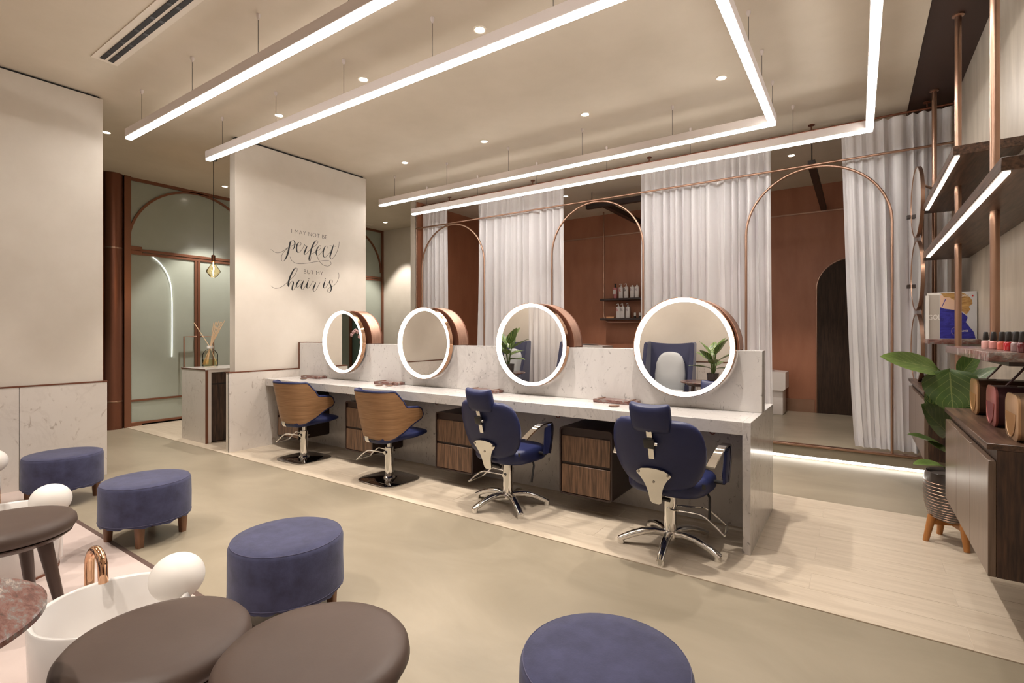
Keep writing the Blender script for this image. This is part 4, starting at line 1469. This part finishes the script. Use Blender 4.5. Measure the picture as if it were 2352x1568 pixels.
def wash_unit(label, loc):
    t = thing('wash_basin', label, 'wash basin', loc, 0, 'white hair wash basins')
    obj('pedestal', box(nb(), -0.40, 0.21, -0.20, 0.20, 0, 0.40, 0.01, 2), 'white_gloss', t)
    bb = nb()
    prism(bb, [(-0.42, -0.24, 0.40), (0.22, -0.24, 0.40), (0.25, -0.24, 0.43), (0.25, -0.24, 0.70), (-0.42, -0.24, 0.72)], (0, 0.48, 0))
    obj('basin', bb, 'white_gloss', t)
    obj('bowl_opening', lathe(nb(), [(0.2, 0.7205), (0.19, 0.722), (0.15, 0.7205)], (-0.12, 0, 0), 24), 'white_ceramic', t)
    return t
wash_unit('white hair wash basin beside the copper skirting and dark arched door', (-1.22, 9.55, 0.16))
bs = wash_unit('white hair wash basin below the product shelves', (-4.35, 9.3, 0.16))
bs.scale = (1.15, 1.0, 1.56)

# ================================================================== RETAIL WALL SHELVING (right wall)
wsn = thing('retail_shelving', 'copper-post wall shelving with lit dark wood boards and marble ledges', 'shelving', (0, 0, 0))
PXX = 0.655
SF = 0.515
def post(y, z0):
    pb = obj('post', tube(nb(), [(PXX, y, z0), (PXX, y, CZ + 0.0145)], 0.0215 if y > 4.5 else 0.0225, 20), 'copper', wsn)
    obj('flange', lathe(nb(), [(0.022, CZ - 0.004), (0.04, CZ + 0.002), (0.04, CZ + 0.0145)], (PXX, y, 0), 20), 'copper', pb)
post(3.99, 1.4155)
post(5.29, 1.03)
post(6.80, 1.03)
def shelf(y0, y1, z, ll):
    s = obj('shelf_board', box(nb(), SF, XR - 0.001, y0, y1, z, z + 0.06, 0.002, 1), 'wenge_long', wsn)
    obj('led_strip', box(nb(), SF + 0.012, SF + 0.036, y0 + 0.03, y0 + 0.03 + ll, z - 0.006, z - 0.0005), 'shelf_led', s)
shelf(4.36, 6.34, 2.66, 1.75)
shelf(3.02, 6.34, 2.205, 3.0)
mb = obj('marble_ledge', box(nb(), 0.485, XR - 0.001, 3.09, 4.44, 1.372, 1.415, 0.004, 2), 'marble_red', wsn)
obj('ledge_support', box(nb(), 0.56, XR - 0.001, 3.13, 4.35, 1.352, 1.3715), 'wenge_frame', wsn)
obj('marble_ledge', box(nb(), 0.515, XR - 0.001, 5.76, 6.36, 1.405, 1.447, 0.004, 2), 'marble_red', wsn)
for y in (3.95, 4.40):
    pass
# mirror pipe loop
lp = [(PXX, 6.80, 2.99), (0.60, 6.68, 2.99), (0.555, 6.56, 2.985), (0.535, 6.50, 2.95), (0.533, 6.49, 2.88), (0.533, 6.49, 2.0), (0.533, 6.49, 1.16), (0.535, 6.50, 1.08), (0.56, 6.57, 1.005), (PXX, 6.80, 1.0)]
lp[-1] = (PXX, 6.78, 1.062)
lp[-2] = (0.56, 6.57, 1.062)
obj('mirror_pipe', tube(nb(), smooth_path(lp, 5), 0.013, 10), 'copper', wsn)

dm = None
for i, (z, lb_) in enumerate(((2.81, 'topmost'), (2.075, 'middle'), (1.345, 'lowest'))):
    lab = 'round copper-rimmed mirror on the pipe by the curtain, %s of three' % lb_
    if dm is None:
        dm = thing('round_wall_mirror', lab, 'mirror', (0.497, 6.49, z), PI / 2 + 0.045 - PI, 'round copper-rimmed mirrors on the pipe')
        # built facing local -Y... rotated to face the room
        obj('glass', disc_y(nb(), 0.338, -0.014, 0.0, 48), 'mirror', dm)
        obj('rim', ring_y(nb(), 0.3385, 0.35, -0.018, 0.012, 48), 'copper', dm)
        obj('back', disc_y(nb(), 0.338, 0.0005, 0.010, 48), 'copper_dark', dm)
        obj('clip', box(nb(), -0.03, 0.03, 0.0105, 0.021, -0.02, 0.02), 'copper', dm)
        obj('ledge', box(nb(), -0.36, -0.31, -0.05, -0.019, -0.10, -0.06, 0.003, 1), 'wenge_frame', dm)
    else:
        dup(dm, (0.497, 6.49, z), None, lab)

# floating cabinets
def cabinet(label, x0, y0, y1, z0, z1, ndoor):
    t = thing('floating_cabinet', label, 'cabinet', (x0, y0, z0), 0, 'floating dark wood cabinets')
    D = XR - 0.001 - x0
    L, H = y1 - y0, z1 - z0
    obj('top_board', box(nb(), -0.004, D, 0, L, H - 0.028, H, 0.002, 1), 'wenge_long', t)
    obj('body', box(nb(), 0.028, D, 0.0, L, 0, H - 0.0285), 'wenge', t)
    gaps = [0.0] + [L * (0.5 if ndoor == 2 else k / ndoor) for k in range(1, ndoor)] + [L]
    for a, b in zip(gaps, gaps[1:]):
        obj('door', box(nb(), 0.0, 0.0275, a + 0.002, b - 0.002, 0.0, H - 0.075, 0.002, 1), 'wenge_satin', t)
    return t
cabinet('floating dark wenge cabinet carrying the nail lamps', 0.47, 3.0, 4.30, 0.44, 1.02, 3)
cabinet('floating dark wenge cabinet behind the fig plant, under the small books shelf', 0.445, 5.27, 6.76, 0.47, 1.028, 2)

# nail polish
pol = None
plist = [(0.60, 3.89, 0), (0.60, 3.69, 1), (0.60, 3.50, 2), (0.60, 3.36, 3), (0.60, 3.22, 4), (0.60, 3.11, 7),
         (0.69, 4.30, 6), (0.69, 4.12, 0), (0.69, 3.93, 5), (0.69, 3.76, 5), (0.69, 3.62, 2), (0.69, 3.46, 5), (0.685, 3.30, 5)]
pn = ['pale pink', 'rose', 'coral', 'bright red', 'mauve', 'peach', 'milky white', 'dark red']
for x, y, c in plist:
    row = 'in the front row' if x < 0.65 else 'in the back row'
    if c == 5 and x > 0.65:
        row = 'in the back row'
    lab = '%s nail polish bottle with black cap %s on the marble ledge' % (pn[c], row)
    t = thing('nail_polish', lab, 'nail polish', (x, y, 1.4155), 0, 'nail polish bottles on the marble ledge')
    key = 'pol'
    if pol is None:
        b1 = lathe(nb(), [(0.017, 0), (0.0195, 0.003), (0.0195, 0.036), (0.016, 0.042), (0.009, 0.045)], (0, 0, 0), 18)
        a = obj('bottle', b1, 'polish_%d' % c, t)
        b2 = lathe(nb(), [(0.0125, 0.0455), (0.0135, 0.047), (0.0105, 0.088), (0.008, 0.092)], (0, 0, 0), 16)
        bcap = obj('cap', b2, 'black_plastic', t)
        pol = (a, bcap)
    else:
        a = pol[0].copy()
        a.data = pol[0].data.copy()
        a.data.materials[0] = MATS['polish_%d' % c]
        COL.objects.link(a)
        a.parent = t
        q = pol[1].copy()
        COL.objects.link(q)
        q.parent = t

# nail lamps
def nail_lamp(label, y, front, body, inner):
    t = thing('nail_lamp', label, 'nail lamp', (0.575, y, 1.0205), 0, 'rounded metallic nail lamps on the cabinet')
    W, H = 0.115, 0.205
    def ringp(x, ins):
        return [(x, yy, zz) for (yy, _x, zz) in [(q[0], q[1], q[2]) for q in frame_ring(-W + ins, W - ins, ins, H - ins, 0.05 - ins * 0.5, 0, 6)]]
    bb = nb()
    loft(bb, [ringp(0.012, 0.002), ringp(0.06, 0.0), ringp(0.235, 0.0), ringp(0.245, 0.01)])
    obj('body', bb, body, t)
    fbm = nb()
    loft(fbm, [ringp(0.0, 0.006), ringp(0.003, 0.0), ringp(0.0118, 0.0)])
    fp = obj('front_plate', fbm, front, t)
    ib = nb()
    arcp = [(-0.0015, -0.085 * math.cos(PI * k / 20), 0.12 - 0.105 * math.sin(PI * k / 20)) for k in range(21)]
    prism(ib, arcp, (0.0012, 0, 0))
    obj('hand_opening', ib, inner, fp)
    eb = nb()
    tube(eb, [(-0.0015, -0.088 * math.cos(PI * k / 20), 0.12 - 0.108 * math.sin(PI * k / 20)) for k in range(21)], 0.0025, 6)
    obj('opening_trim', eb, front, fp)
    hb_ = nb()
    sweep(hb_, [(0.10, 0, H + 0.0005), (0.06, 0, H + 0.002), (0.10, 0, H + 0.055), (0.13, 0, H + 0.10)], (0, 1, 0), 0.014, 0.003)
    obj('handle', hb_, body, t)
    return t
mk('gold_inner', (0.36, 0.18, 0.06), 0.35, 0.4)
mk('rose_inner', (0.22, 0.05, 0.06), 0.35, 0.4)
nail_lamp('gold nail lamp with brown body, at the plant end of the cabinet', 4.09, 'gold_lamp', 'brown_body', 'gold_inner')
nail_lamp('rose pink nail lamp with plum body between the gold ones', 3.61, 'rose_lamp', 'plum_body', 'rose_inner')
nail_lamp('pale gold nail lamp with sand body, away from the plant', 3.18, 'sand_lamp', 'sand_body', 'gold_inner')

# brochures on the far marble ledge
BY = 5.90
bk = thing('brochure', 'colour brochure stand with blonde woman in blue dress on marble ledge', 'brochure', (0.52, BY, 1.4475))
obj('board', box(nb(), 0.0, 0.335, 0.0, 0.012, 0, 0.415), 'paper_white', bk)
obj('grey_panel', box(nb(), 0.005, 0.085, -0.0015, -0.0003, 0.004, 0.395), 'cover_grey', bk)
obj('picture', box(nb(), 0.0855, 0.333, -0.0015, -0.0003, 0.004, 0.411), 'cover_sky', bk)
def flat(name, pts, mat, lvl):
    bm = nb()
    prism(bm, [(x, -0.0015 - lvl * 0.0006, z) for x, z in pts], (0, 0.0005, 0))
    return obj(name, bm, mat, bk)
flat('skin_shape', [(0.088, 0.23), (0.088, 0.39), (0.13, 0.40), (0.20, 0.38), (0.215, 0.30), (0.205, 0.235), (0.15, 0.24)], 'cover_skin', 1)
flat('hair_shape', [(0.092, 0.408), (0.23, 0.411), (0.27, 0.39), (0.30, 0.345), (0.305, 0.31), (0.28, 0.285), (0.29, 0.26), (0.265, 0.215), (0.245, 0.235), (0.225, 0.255), (0.205, 0.30), (0.185, 0.345), (0.15, 0.37), (0.115, 0.375)], 'cover_hair', 2)
flat('dress_shape', [(0.088, 0.006), (0.088, 0.285), (0.12, 0.27), (0.20, 0.255), (0.235, 0.235), (0.27, 0.20), (0.275, 0.17), (0.26, 0.15), (0.315, 0.06), (0.325, 0.006)], 'cover_blue', 3)
flat('veil_shape', [(0.262, 0.152), (0.275, 0.195), (0.31, 0.16), (0.328, 0.10), (0.328, 0.05)], 'cover_sky', 4)
flat('strap_shape', [(0.098, 0.288), (0.103, 0.288), (0.128, 0.355), (0.123, 0.355)], 'cover_blue', 3)
flat('red_square', [(0.300, 0.372), (0.311, 0.372), (0.311, 0.386), (0.300, 0.386)], 'cover_red', 3)
RX = rm('X', PI / 2)
text_mesh('lettering', 'GOL', 0.062, 'paper_white', bk, tm(0.004, -0.0025, 0.175) @ Matrix.Diagonal((0.72, 1, 1, 1)) @ RX, offset=0.001)
text_mesh('lettering', 'GOLDWELL', 0.026, 'paper_white', bk, tm(0.185, -0.004, 0.374) @ Matrix.Diagonal((0.78, 1, 1, 1)) @ RX, offset=0.0004)
text_mesh('lettering', 'COLORANCE', 0.020, 'paper_white', bk, tm(0.187, -0.0045, 0.066) @ Matrix.Diagonal((0.72, 1, 1, 1)) @ RX, offset=0.0005)
cbm_ = nb()
tube(cbm_, [(0.195 + 0.03 * math.cos(a), -0.0035, 0.07 + 0.035 * math.sin(a)) for a in [0.7 + 4.9 * k / 20 for k in range(21)]], 0.0022, 4)
obj('emblem', cbm_, 'k_mauve', bk)
bk2 = thing('folder', 'slim grey-blue folder standing behind the brochure', 'folder', (0.62, BY + 0.03, 1.4475))
obj('cover', box(nb(), 0.0, 0.238, 0.0, 0.012, 0, 0.42), 'cover_sky', bk2)
obj('label_patch', box(nb(), 0.215, 0.237, -0.001, -0.0002, 0.075, 0.135), 'terracotta', bk2)
obj('side_card', box(nb(), -0.115, -0.09, -0.05, -0.045, 0, 0.39), 'paper_white', bk2)

# ================================================================== FIG PLANT
pp = thing('potted_fig', 'fiddle-leaf fig in dark striped pot on a wooden stand beside the cabinets', 'plant', (0.56, 4.76, 0.006))
obj('pot', lathe(nb(), [(0.11, 0.165), (0.135, 0.18), (0.158, 0.26), (0.167, 0.36), (0.163, 0.44), (0.155, 0.50), (0.15, 0.503), (0.145, 0.495), (0.145, 0.46), (0.01, 0.455)], (0, 0, 0), 48), 'pot_glaze', pp)
for k in range(17):
    z = 0.185 + 0.0155 * k + (0.0012 * k * k * 0.35)
    if z > 0.45:
        break
    prof = [(0.11, 0.165), (0.135, 0.18), (0.158, 0.26), (0.167, 0.36), (0.163, 0.44), (0.155, 0.50)]
    r = 0.15
    for (ra, za), (rb, zb) in zip(prof, prof[1:]):
        if za <= z <= zb:
            r = ra + (rb - ra) * (z - za) / (zb - za)
    obj('stripe', lathe(nb(), [(r - 0.001, z - 0.003), (r + 0.0022, z), (r - 0.001, z + 0.003)], (0, 0, 0), 40, False), 'copper', pp)
obj('soil', lathe(nb(), [(0.144, 0.462), (0.144, 0.472), (0.02, 0.476)], (0, 0, 0), 28), 'soil', pp)
for a in (0.35, 0.35 + PI / 2, 0.35 + PI, 0.35 + 1.5 * PI):
    lb = nb()
    c, s = math.cos(a), math.sin(a)
    tube(lb, [(0.125 * c, 0.125 * s, 0.185), (0.165 * c, 0.165 * s, 0.0)], 0.02, 12, radii=[0.026, 0.018])
    obj('stand_leg', lb, 'stand_wood', pp)
for a in (0.35, 0.35 + PI / 2):
    c, s = math.cos(a), math.sin(a)
    cb2 = nb()
    sweep(cb2, [(0.12 * c, 0.12 * s, 0.145), (-0.12 * c, -0.12 * s, 0.145)], (-s, c, 0), 0.014, 0.02)
    obj('stand_bar', cb2, 'stand_wood', pp)
O = Vector((0.56, 4.76, 0.006))
def L_(p):
    return Vector(p) - O
tr_ = obj('trunk', tube(nb(), smooth_path([(0, 0, 0.47), (-0.02, -0.02, 0.75), (0.0, -0.03, 1.0), (-0.02, -0.03, 1.22)], 5), 0.011, 8), 'stem_green', pp)
LV = [('leaf_fig', (0.524, 4.60, 1.255), (0.535, 4.53, 0.955), 0.31, (-0.15, -1, 0.25), 0.05, 0.0, 0.16),
      ('leaf_light', (0.47, 4.66, 1.245), (0.135, 4.36, 1.345), 0.17, (0.0, -1.0, 0.65), 0.10, 0.03, 0.2),
      ('leaf_fig', (0.52, 4.64, 0.80), (0.345, 4.47, 1.01), 0.20, (0.2, -0.9, 0.6), 0.16, -0.05, 0.25),
      ('leaf_fig', (0.50, 4.68, 0.70), (0.29, 4.44, 0.815), 0.10, (0, -0.5, 1), 0.2, 0.05, 0.25),
      ('leaf_light', (0.52, 4.68, 0.66), (0.40, 4.50, 0.75), 0.11, (0, -0.8, 0.8), 0.15, 0.0, 0.25),
      ('leaf_light', (0.50, 4.70, 0.555), (0.325, 4.50, 0.605), 0.10, (0, -0.4, 1), 0.2, 0.08, 0.25),
      ('leaf_spotted', (0.50, 4.74, 0.86), (0.395, 4.66, 1.07), 0.13, (0.5, -0.9, 0.1), 0.15, 0.0, 0.25),
      ('leaf_fig', (0.60, 4.76, 1.20), (0.70, 4.66, 1.40), 0.12, (-0.5, -0.9, 0.2), 0.15, 0.0, 0.25),
      ('leaf_fig', (0.60, 4.78, 1.12), (0.80, 4.80, 1.27), 0.11, (-0.3, -0.7, 0.7), 0.15, 0.05, 0.25),
      ('leaf_spotted', (0.60, 4.72, 1.0), (0.72, 4.66, 0.90), 0.12, (-0.3, -1, 0.3), 0.12, 0.0, 0.25),
      ('leaf_fig', (0.60, 4.84, 0.9), (0.74, 4.98, 1.05), 0.16, (-0.3, -1, 0.3), 0.12, 0.0, 0.25),
      ('leaf_fig', (0.56, 4.68, 0.66), (0.60, 4.56, 0.50), 0.12, (0, -1, 0.4), 0.12, 0.0, 0.25)]
for m_, b0, t0, wd, up, fo, dr_, he in LV:
    lo = leafobj('leaf', m_, pp, L_(b0), L_(t0), wd, up, fo, dr_, he)
    q = Vector((0, 0, min(max(L_(b0).z - 0.05, 0.48), 1.2)))
    obj('leaf_stalk', tube(nb(), [(-0.012, -0.025, q.z), tuple(L_(b0))], 0.004, 6), 'stem_green', pp)

# ================================================================== RECEPTION
rd = thing('reception_desk', 'marble-clad reception desk with dark wood inner side behind the pillar', 'desk', (-7.98, 3.33, 0))
W_ = 0.70
obj('front_panel', box(nb(), 0, W_ - 0.002, 0, 0.03, 0.006, 1.0), 'marble_wall', rd)
obj('side_panel', box(nb(), W_ - 0.07, W_, 0.031, 0.075, 0.006, 1.0), 'white_gloss', rd)
obj('copper_edge', box(nb(), W_ - 0.0015, W_ + 0.008, -0.002, 0.0305, 0.006, 1.0), 'copper_dark', rd)
obj('desk_top', box(nb(), -0.005, W_ + 0.005, -0.004, 1.9, 1.0005, 1.012), 'marble_white', rd)
obj('desk_trim', box(nb(), -0.006, W_ + 0.006, -0.006, -0.0045, 0.996, 1.013), 'copper_dark', rd)
obj('lintel', box(nb(), W_ - 0.07, W_, 0.0755, 1.88, 0.965, 1.0), 'white_gloss', rd)
obj('cabinet', box(nb(), 0.20, W_ - 0.012, 0.0755, 1.86, 0.02, 0.9645), 'wenge', rd)
obj('drawer_gap', box(nb(), W_ - 0.0118, W_ - 0.011, 0.08, 1.86, 0.795, 0.815), 'dark_slot', rd)
obj('back_panel', box(nb(), 0, 0.03, 0.031, 1.88, 0.006, 1.0), 'marble_wall', rd)

df = thing('reed_diffuser', 'tall glass reed diffuser bottle with pale wooden sticks on reception desk', 'diffuser', (-7.86, 3.66, 1.0125))
obj('bottle', lathe(nb(), [(0.085, 0.0), (0.098, 0.006), (0.10, 0.17), (0.092, 0.20), (0.06, 0.235), (0.033, 0.25), (0.033, 0.27)], (0, 0, 0), 40, False), 'clear_glass', df)
obj('scent_oil', lathe(nb(), [(0.088, 0.014), (0.0905, 0.018), (0.0905, 0.10), (0.01, 0.10)], (0, 0, 0), 32), 'oil', df)
obj('collar', lathe(nb(), [(0.034, 0.262), (0.042, 0.264), (0.042, 0.30), (0.03, 0.302)], (0, 0, 0), 24, False), 'paper_white', df)
rnd = random.Random(4)
for k in range(9):
    if k == 0:
        tip = (-0.27, -0.10, 0.64)
    else:
        tip = (0.02 + 0.022 * k + rnd.uniform(-0.01, 0.01), 0.02 + 0.012 * k, 0.66 + rnd.uniform(-0.02, 0.02))
    d = Vector(tip) - Vector((0, 0, 0.28))
    bot = Vector((0, 0, 0.28)) - d * 0.62
    bot = Vector((max(-0.07, min(0.07, bot.x)), max(-0.07, min(0.07, bot.y)), 0.03))
    obj('reed', tube(nb(), [bot, (0, 0, 0.28), tip], 0.0045, 6), 'reed', df)
bx = thing('desk_box', 'small dark box on the reception desk beside the pillar', 'box', (-7.52, 4.08, 1.0125))
obj('body', box(nb(), -0.12, 0.12, -0.09, 0.09, 0, 0.085, 0.006, 2), 'k_black', bx)
obj('lid', box(nb(), -0.123, 0.123, -0.093, 0.093, 0.0855, 0.115, 0.008, 2), 'k_black', bx)
# orchid seen in the first mirror
orc = thing('orchid', 'pink orchid with long flower stems on a white pedestal in reception', 'plant', (-8.30, 1.45, 0))
obj('pedestal', box(nb(), -0.16, 0.16, -0.16, 0.16, 0.0, 0.72, 0.004, 1), 'white_gloss', orc)
obj('pot', lathe(nb(), [(0.07, 0.7205), (0.09, 0.73), (0.10, 0.86), (0.09, 0.86), (0.08, 0.83), (0.01, 0.83)], (0, 0, 0), 24), 'white_ceramic', orc)
for a in (0.4, 1.6, 2.9, 4.4):
    leafobj('leaf', 'leaf_fig', orc, (0, 0, 0.84), (0.2 * math.cos(a), 0.2 * math.sin(a), 0.90), 0.07, (0, 0, 1), 0.15, 0.2, 0.2)
for si, (ax, ay) in enumerate(((0.30, 0.12), (-0.22, 0.16), (0.12, -0.2))):
    path = smooth_path([(0, 0, 0.84), (ax * 0.2, ay * 0.2, 1.25), (ax * 0.6, ay * 0.6, 1.55), (ax, ay, 1.45)], 6)
    stm = obj('flower_stem', tube(nb(), path, 0.004, 6), 'stem_green', orc)
    for k in range(7, len(path), 2):
        fb2 = nb()
        for q in range(5):
            a = q * 2 * PI / 5
            bmesh.ops.create_icosphere(fb2, subdivisions=1, radius=0.02, matrix=tm(*(path[k] + Vector((0.024 * math.cos(a), -0.01, 0.024 * math.sin(a))))))
        obj('flower', fb2, 'orchid_pink', stm)

# ================================================================== WALL LETTERING
dec = thing('lettering_decal', 'black hand-lettered quote decal on the plaster pillar', 'lettering', (-6.52, 4.4, 2.5))
STROKES = [[(3.806, 2.629, 1.7), (3.861, 2.599, 4.3), (3.909, 2.594, 4.3), (3.973, 2.621, 4.4), (4.055, 2.686, 4.4)], [(4.095, 2.776, 3.6), (4.091, 2.764, 20.8), (4.076, 2.7, 22.3), (4.06, 2.621, 22.3), (4.031, 2.544, 19.0), (4.002, 2.5, 5.3), (3.977, 2.487, 3.5), (3.963, 2.502, 4.4), (3.961, 2.547, 4.4), (3.981, 2.595, 4.4), (4.022, 2.647, 4.4), (4.06, 2.682, 4.4)], [(4.097, 2.753, 4.4), (4.11, 2.784, 4.4), (4.135, 2.8, 2.7), (4.156, 2.785, 16.1), (4.161, 2.751, 17.7), (4.146, 2.691, 11.3), (4.118, 2.662, 2.7), (4.099, 2.676, 4.4), (4.105, 2.708, 4.4), (4.139, 2.731, 4.5), (4.186, 2.743, 4.5)], [(4.186, 2.731, 4.5), (4.233, 2.734, 4.5), (4.257, 2.761, 4.5), (4.248, 2.786, 4.5), (4.229, 2.786, 3.6), (4.2, 2.753, 14.6), (4.187, 2.7, 19.4), (4.193, 2.654, 16.2), (4.214, 2.636, 3.6), (4.25, 2.662, 4.5), (4.289, 2.718, 4.5), (4.309, 2.765, 4.6)], [(4.308, 2.772, 4.5), (4.317, 2.754, 5.5), (4.351, 2.745, 5.5), (4.342, 2.726, 16.4), (4.322, 2.679, 19.7), (4.306, 2.638, 16.4), (4.316, 2.619, 3.6), (4.339, 2.634, 4.6), (4.378, 2.679, 4.6), (4.418, 2.72, 4.6), (4.463, 2.755, 4.6), (4.509, 2.794, 4.7), (4.529, 2.833, 4.7), (4.514, 2.853, 2.8), (4.481, 2.834, 13.4), (4.45, 2.781, 20.0), (4.422, 2.717, 23.2), (4.4, 2.634, 21.5), (4.382, 2.568, 16.5), (4.391, 2.537, 3.7), (4.406, 2.551, 4.6), (4.414, 2.596, 4.6), (4.409, 2.635, 4.6), (4.463, 2.666, 4.6), (4.509, 2.705, 4.7)], [(4.504, 2.696, 4.7), (4.555, 2.727, 4.7), (4.58, 2.759, 4.7), (4.569, 2.786, 4.7), (4.546, 2.776, 4.7), (4.516, 2.73, 16.8), (4.5, 2.679, 21.8), (4.509, 2.64, 13.4), (4.532, 2.632, 3.7), (4.564, 2.663, 4.7), (4.611, 2.718, 4.7)], [(4.689, 2.762, 4.7), (4.689, 2.787, 2.8), (4.668, 2.796, 2.8), (4.639, 2.763, 15.3), (4.616, 2.694, 22.0), (4.622, 2.638, 15.3), (4.647, 2.623, 3.8), (4.682, 2.649, 4.7), (4.735, 2.71, 4.8)], [(4.8, 2.837, 4.8), (4.774, 2.765, 22.4), (4.75, 2.695, 22.4), (4.735, 2.644, 18.9), (4.754, 2.611, 4.8), (4.786, 2.627, 4.8), (4.833, 2.689, 4.8), (4.872, 2.77, 4.8), (4.892, 2.841, 4.9), (4.899, 2.892, 4.9)], [(4.73, 2.811, 2.9), (4.784, 2.812, 2.9), (4.833, 2.807, 2.9)], [(4.514, 2.632, 4.7), (4.532, 2.586, 4.7), (4.574, 2.534, 4.7), (4.63, 2.503, 4.7), (4.697, 2.498, 4.8), (4.745, 2.524, 4.8), (4.75, 2.558, 4.8), (4.716, 2.579, 4.8), (4.639, 2.573, 4.7), (4.527, 2.549, 4.7), (4.382, 2.51, 4.6), (4.259, 2.484, 4.5), (4.173, 2.484, 4.5), (4.114, 2.512, 4.4), (4.086, 2.563, 4.4)], [(3.806, 2.139, 1.7), (3.853, 2.112, 4.3), (3.893, 2.109, 4.3), (3.957, 2.133, 4.4), (4.022, 2.18, 4.4), (4.064, 2.222, 4.4), (4.139, 2.29, 4.5), (4.186, 2.361, 4.5), (4.198, 2.405, 4.5), (4.181, 2.419, 3.6), (4.147, 2.392, 14.5), (4.105, 2.318, 20.8), (4.076, 2.246, 22.3), (4.06, 2.175, 22.3), (4.065, 2.142, 4.4)], [(4.068, 2.149, 4.4), (4.093, 2.205, 4.4), (4.124, 2.227, 3.6), (4.139, 2.205, 16.1), (4.126, 2.157, 19.2), (4.118, 2.114, 16.0), (4.131, 2.099, 3.6), (4.164, 2.137, 4.5), (4.194, 2.19, 4.5)], [(4.268, 2.243, 3.6), (4.242, 2.251, 4.5), (4.211, 2.226, 16.2), (4.187, 2.181, 19.4), (4.193, 2.15, 5.4), (4.216, 2.155, 4.5), (4.259, 2.199, 4.5), (4.298, 2.249, 4.5)], [(4.299, 2.249, 4.5), (4.276, 2.2, 19.6), (4.259, 2.152, 19.5), (4.272, 2.121, 4.5), (4.294, 2.13, 4.5), (4.329, 2.181, 4.6), (4.369, 2.247, 4.6)], [(4.375, 2.265, 4.6), (4.354, 2.206, 19.8), (4.347, 2.162, 18.1), (4.364, 2.144, 3.7), (4.396, 2.174, 4.6), (4.445, 2.254, 4.6)], [(4.38, 2.288, 9.2), (4.38, 2.278, 9.2)], [(4.451, 2.262, 4.6), (4.459, 2.245, 5.6), (4.491, 2.238, 5.6), (4.481, 2.209, 18.4), (4.461, 2.167, 20.0), (4.45, 2.13, 16.6), (4.465, 2.109, 3.7), (4.498, 2.133, 4.6), (4.537, 2.197, 4.7), (4.564, 2.244, 4.7)], [(4.656, 2.29, 4.7), (4.632, 2.229, 20.4), (4.622, 2.187, 18.7), (4.644, 2.168, 3.8), (4.677, 2.199, 4.7), (4.735, 2.287, 4.8)], [(4.654, 2.313, 9.5), (4.654, 2.302, 9.5)], [(4.774, 2.255, 3.8), (4.779, 2.284, 4.8), (4.752, 2.297, 4.8), (4.727, 2.274, 15.4), (4.737, 2.233, 20.6), (4.756, 2.193, 20.7), (4.752, 2.143, 15.5), (4.721, 2.103, 3.8), (4.692, 2.118, 4.7), (4.698, 2.156, 4.8), (4.745, 2.192, 4.8), (4.798, 2.215, 4.8), (4.852, 2.272, 4.8), (4.887, 2.342, 4.9), (4.892, 2.385, 4.9), (4.882, 2.422, 4.8)]]
def ribbon(bm, pts):
    P = smooth_path([(y, z, w_) for y, z, w_ in pts], 7)
    L, R = [], []
    n = len(P)
    for i in range(n):
        d = Vector((P[min(i + 1, n - 1)].x - P[max(i - 1, 0)].x, P[min(i + 1, n - 1)].y - P[max(i - 1, 0)].y))
        if d.length < 1e-9:
            d = Vector((1, 0))
        d.normalize()
        hw = max(P[i].z, 1.5) * 0.0005
        nx, ny = -d.y * hw, d.x * hw
        L.append((P[i].x + nx, P[i].y + ny))
        R.append((P[i].x - nx, P[i].y - ny))
    rings = [[(0.0012, l[0] - 4.4, l[1] - 2.5), (0.0012, r[0] - 4.4, r[1] - 2.5), (0.0002, r[0] - 4.4, r[1] - 2.5), (0.0002, l[0] - 4.4, l[1] - 2.5)] for l, r in zip(L, R)]
    loft(bm, rings)
for nm, idx in (('word_perfect', range(0, 10)), ('word_hair_is', range(10, len(STROKES)))):
    bm = nb()
    for i in idx:
        ribbon(bm, STROKES[i])
    obj(nm, bm, 'decal_black', dec)
RW = Matrix(((0, 0, 1, 0), (1, 0, 0, 0), (0, 1, 0, 0), (0, 0, 0, 1)))
text_mesh('small_capitals', 'I MAY NOT BE', 0.083, 'decal_black', dec, tm(0.0008, 4.10 - 4.4, 2.897 - 2.5) @ RW @ Matrix.Diagonal((1.0, 1, 1, 1)), 0.0005, -0.0016, 1.12)
text_mesh('small_capitals', 'BUT MY', 0.083, 'decal_black', dec, tm(0.0008, 4.295 - 4.4, 2.352 - 2.5) @ RW, 0.0005, -0.0016, 1.12)
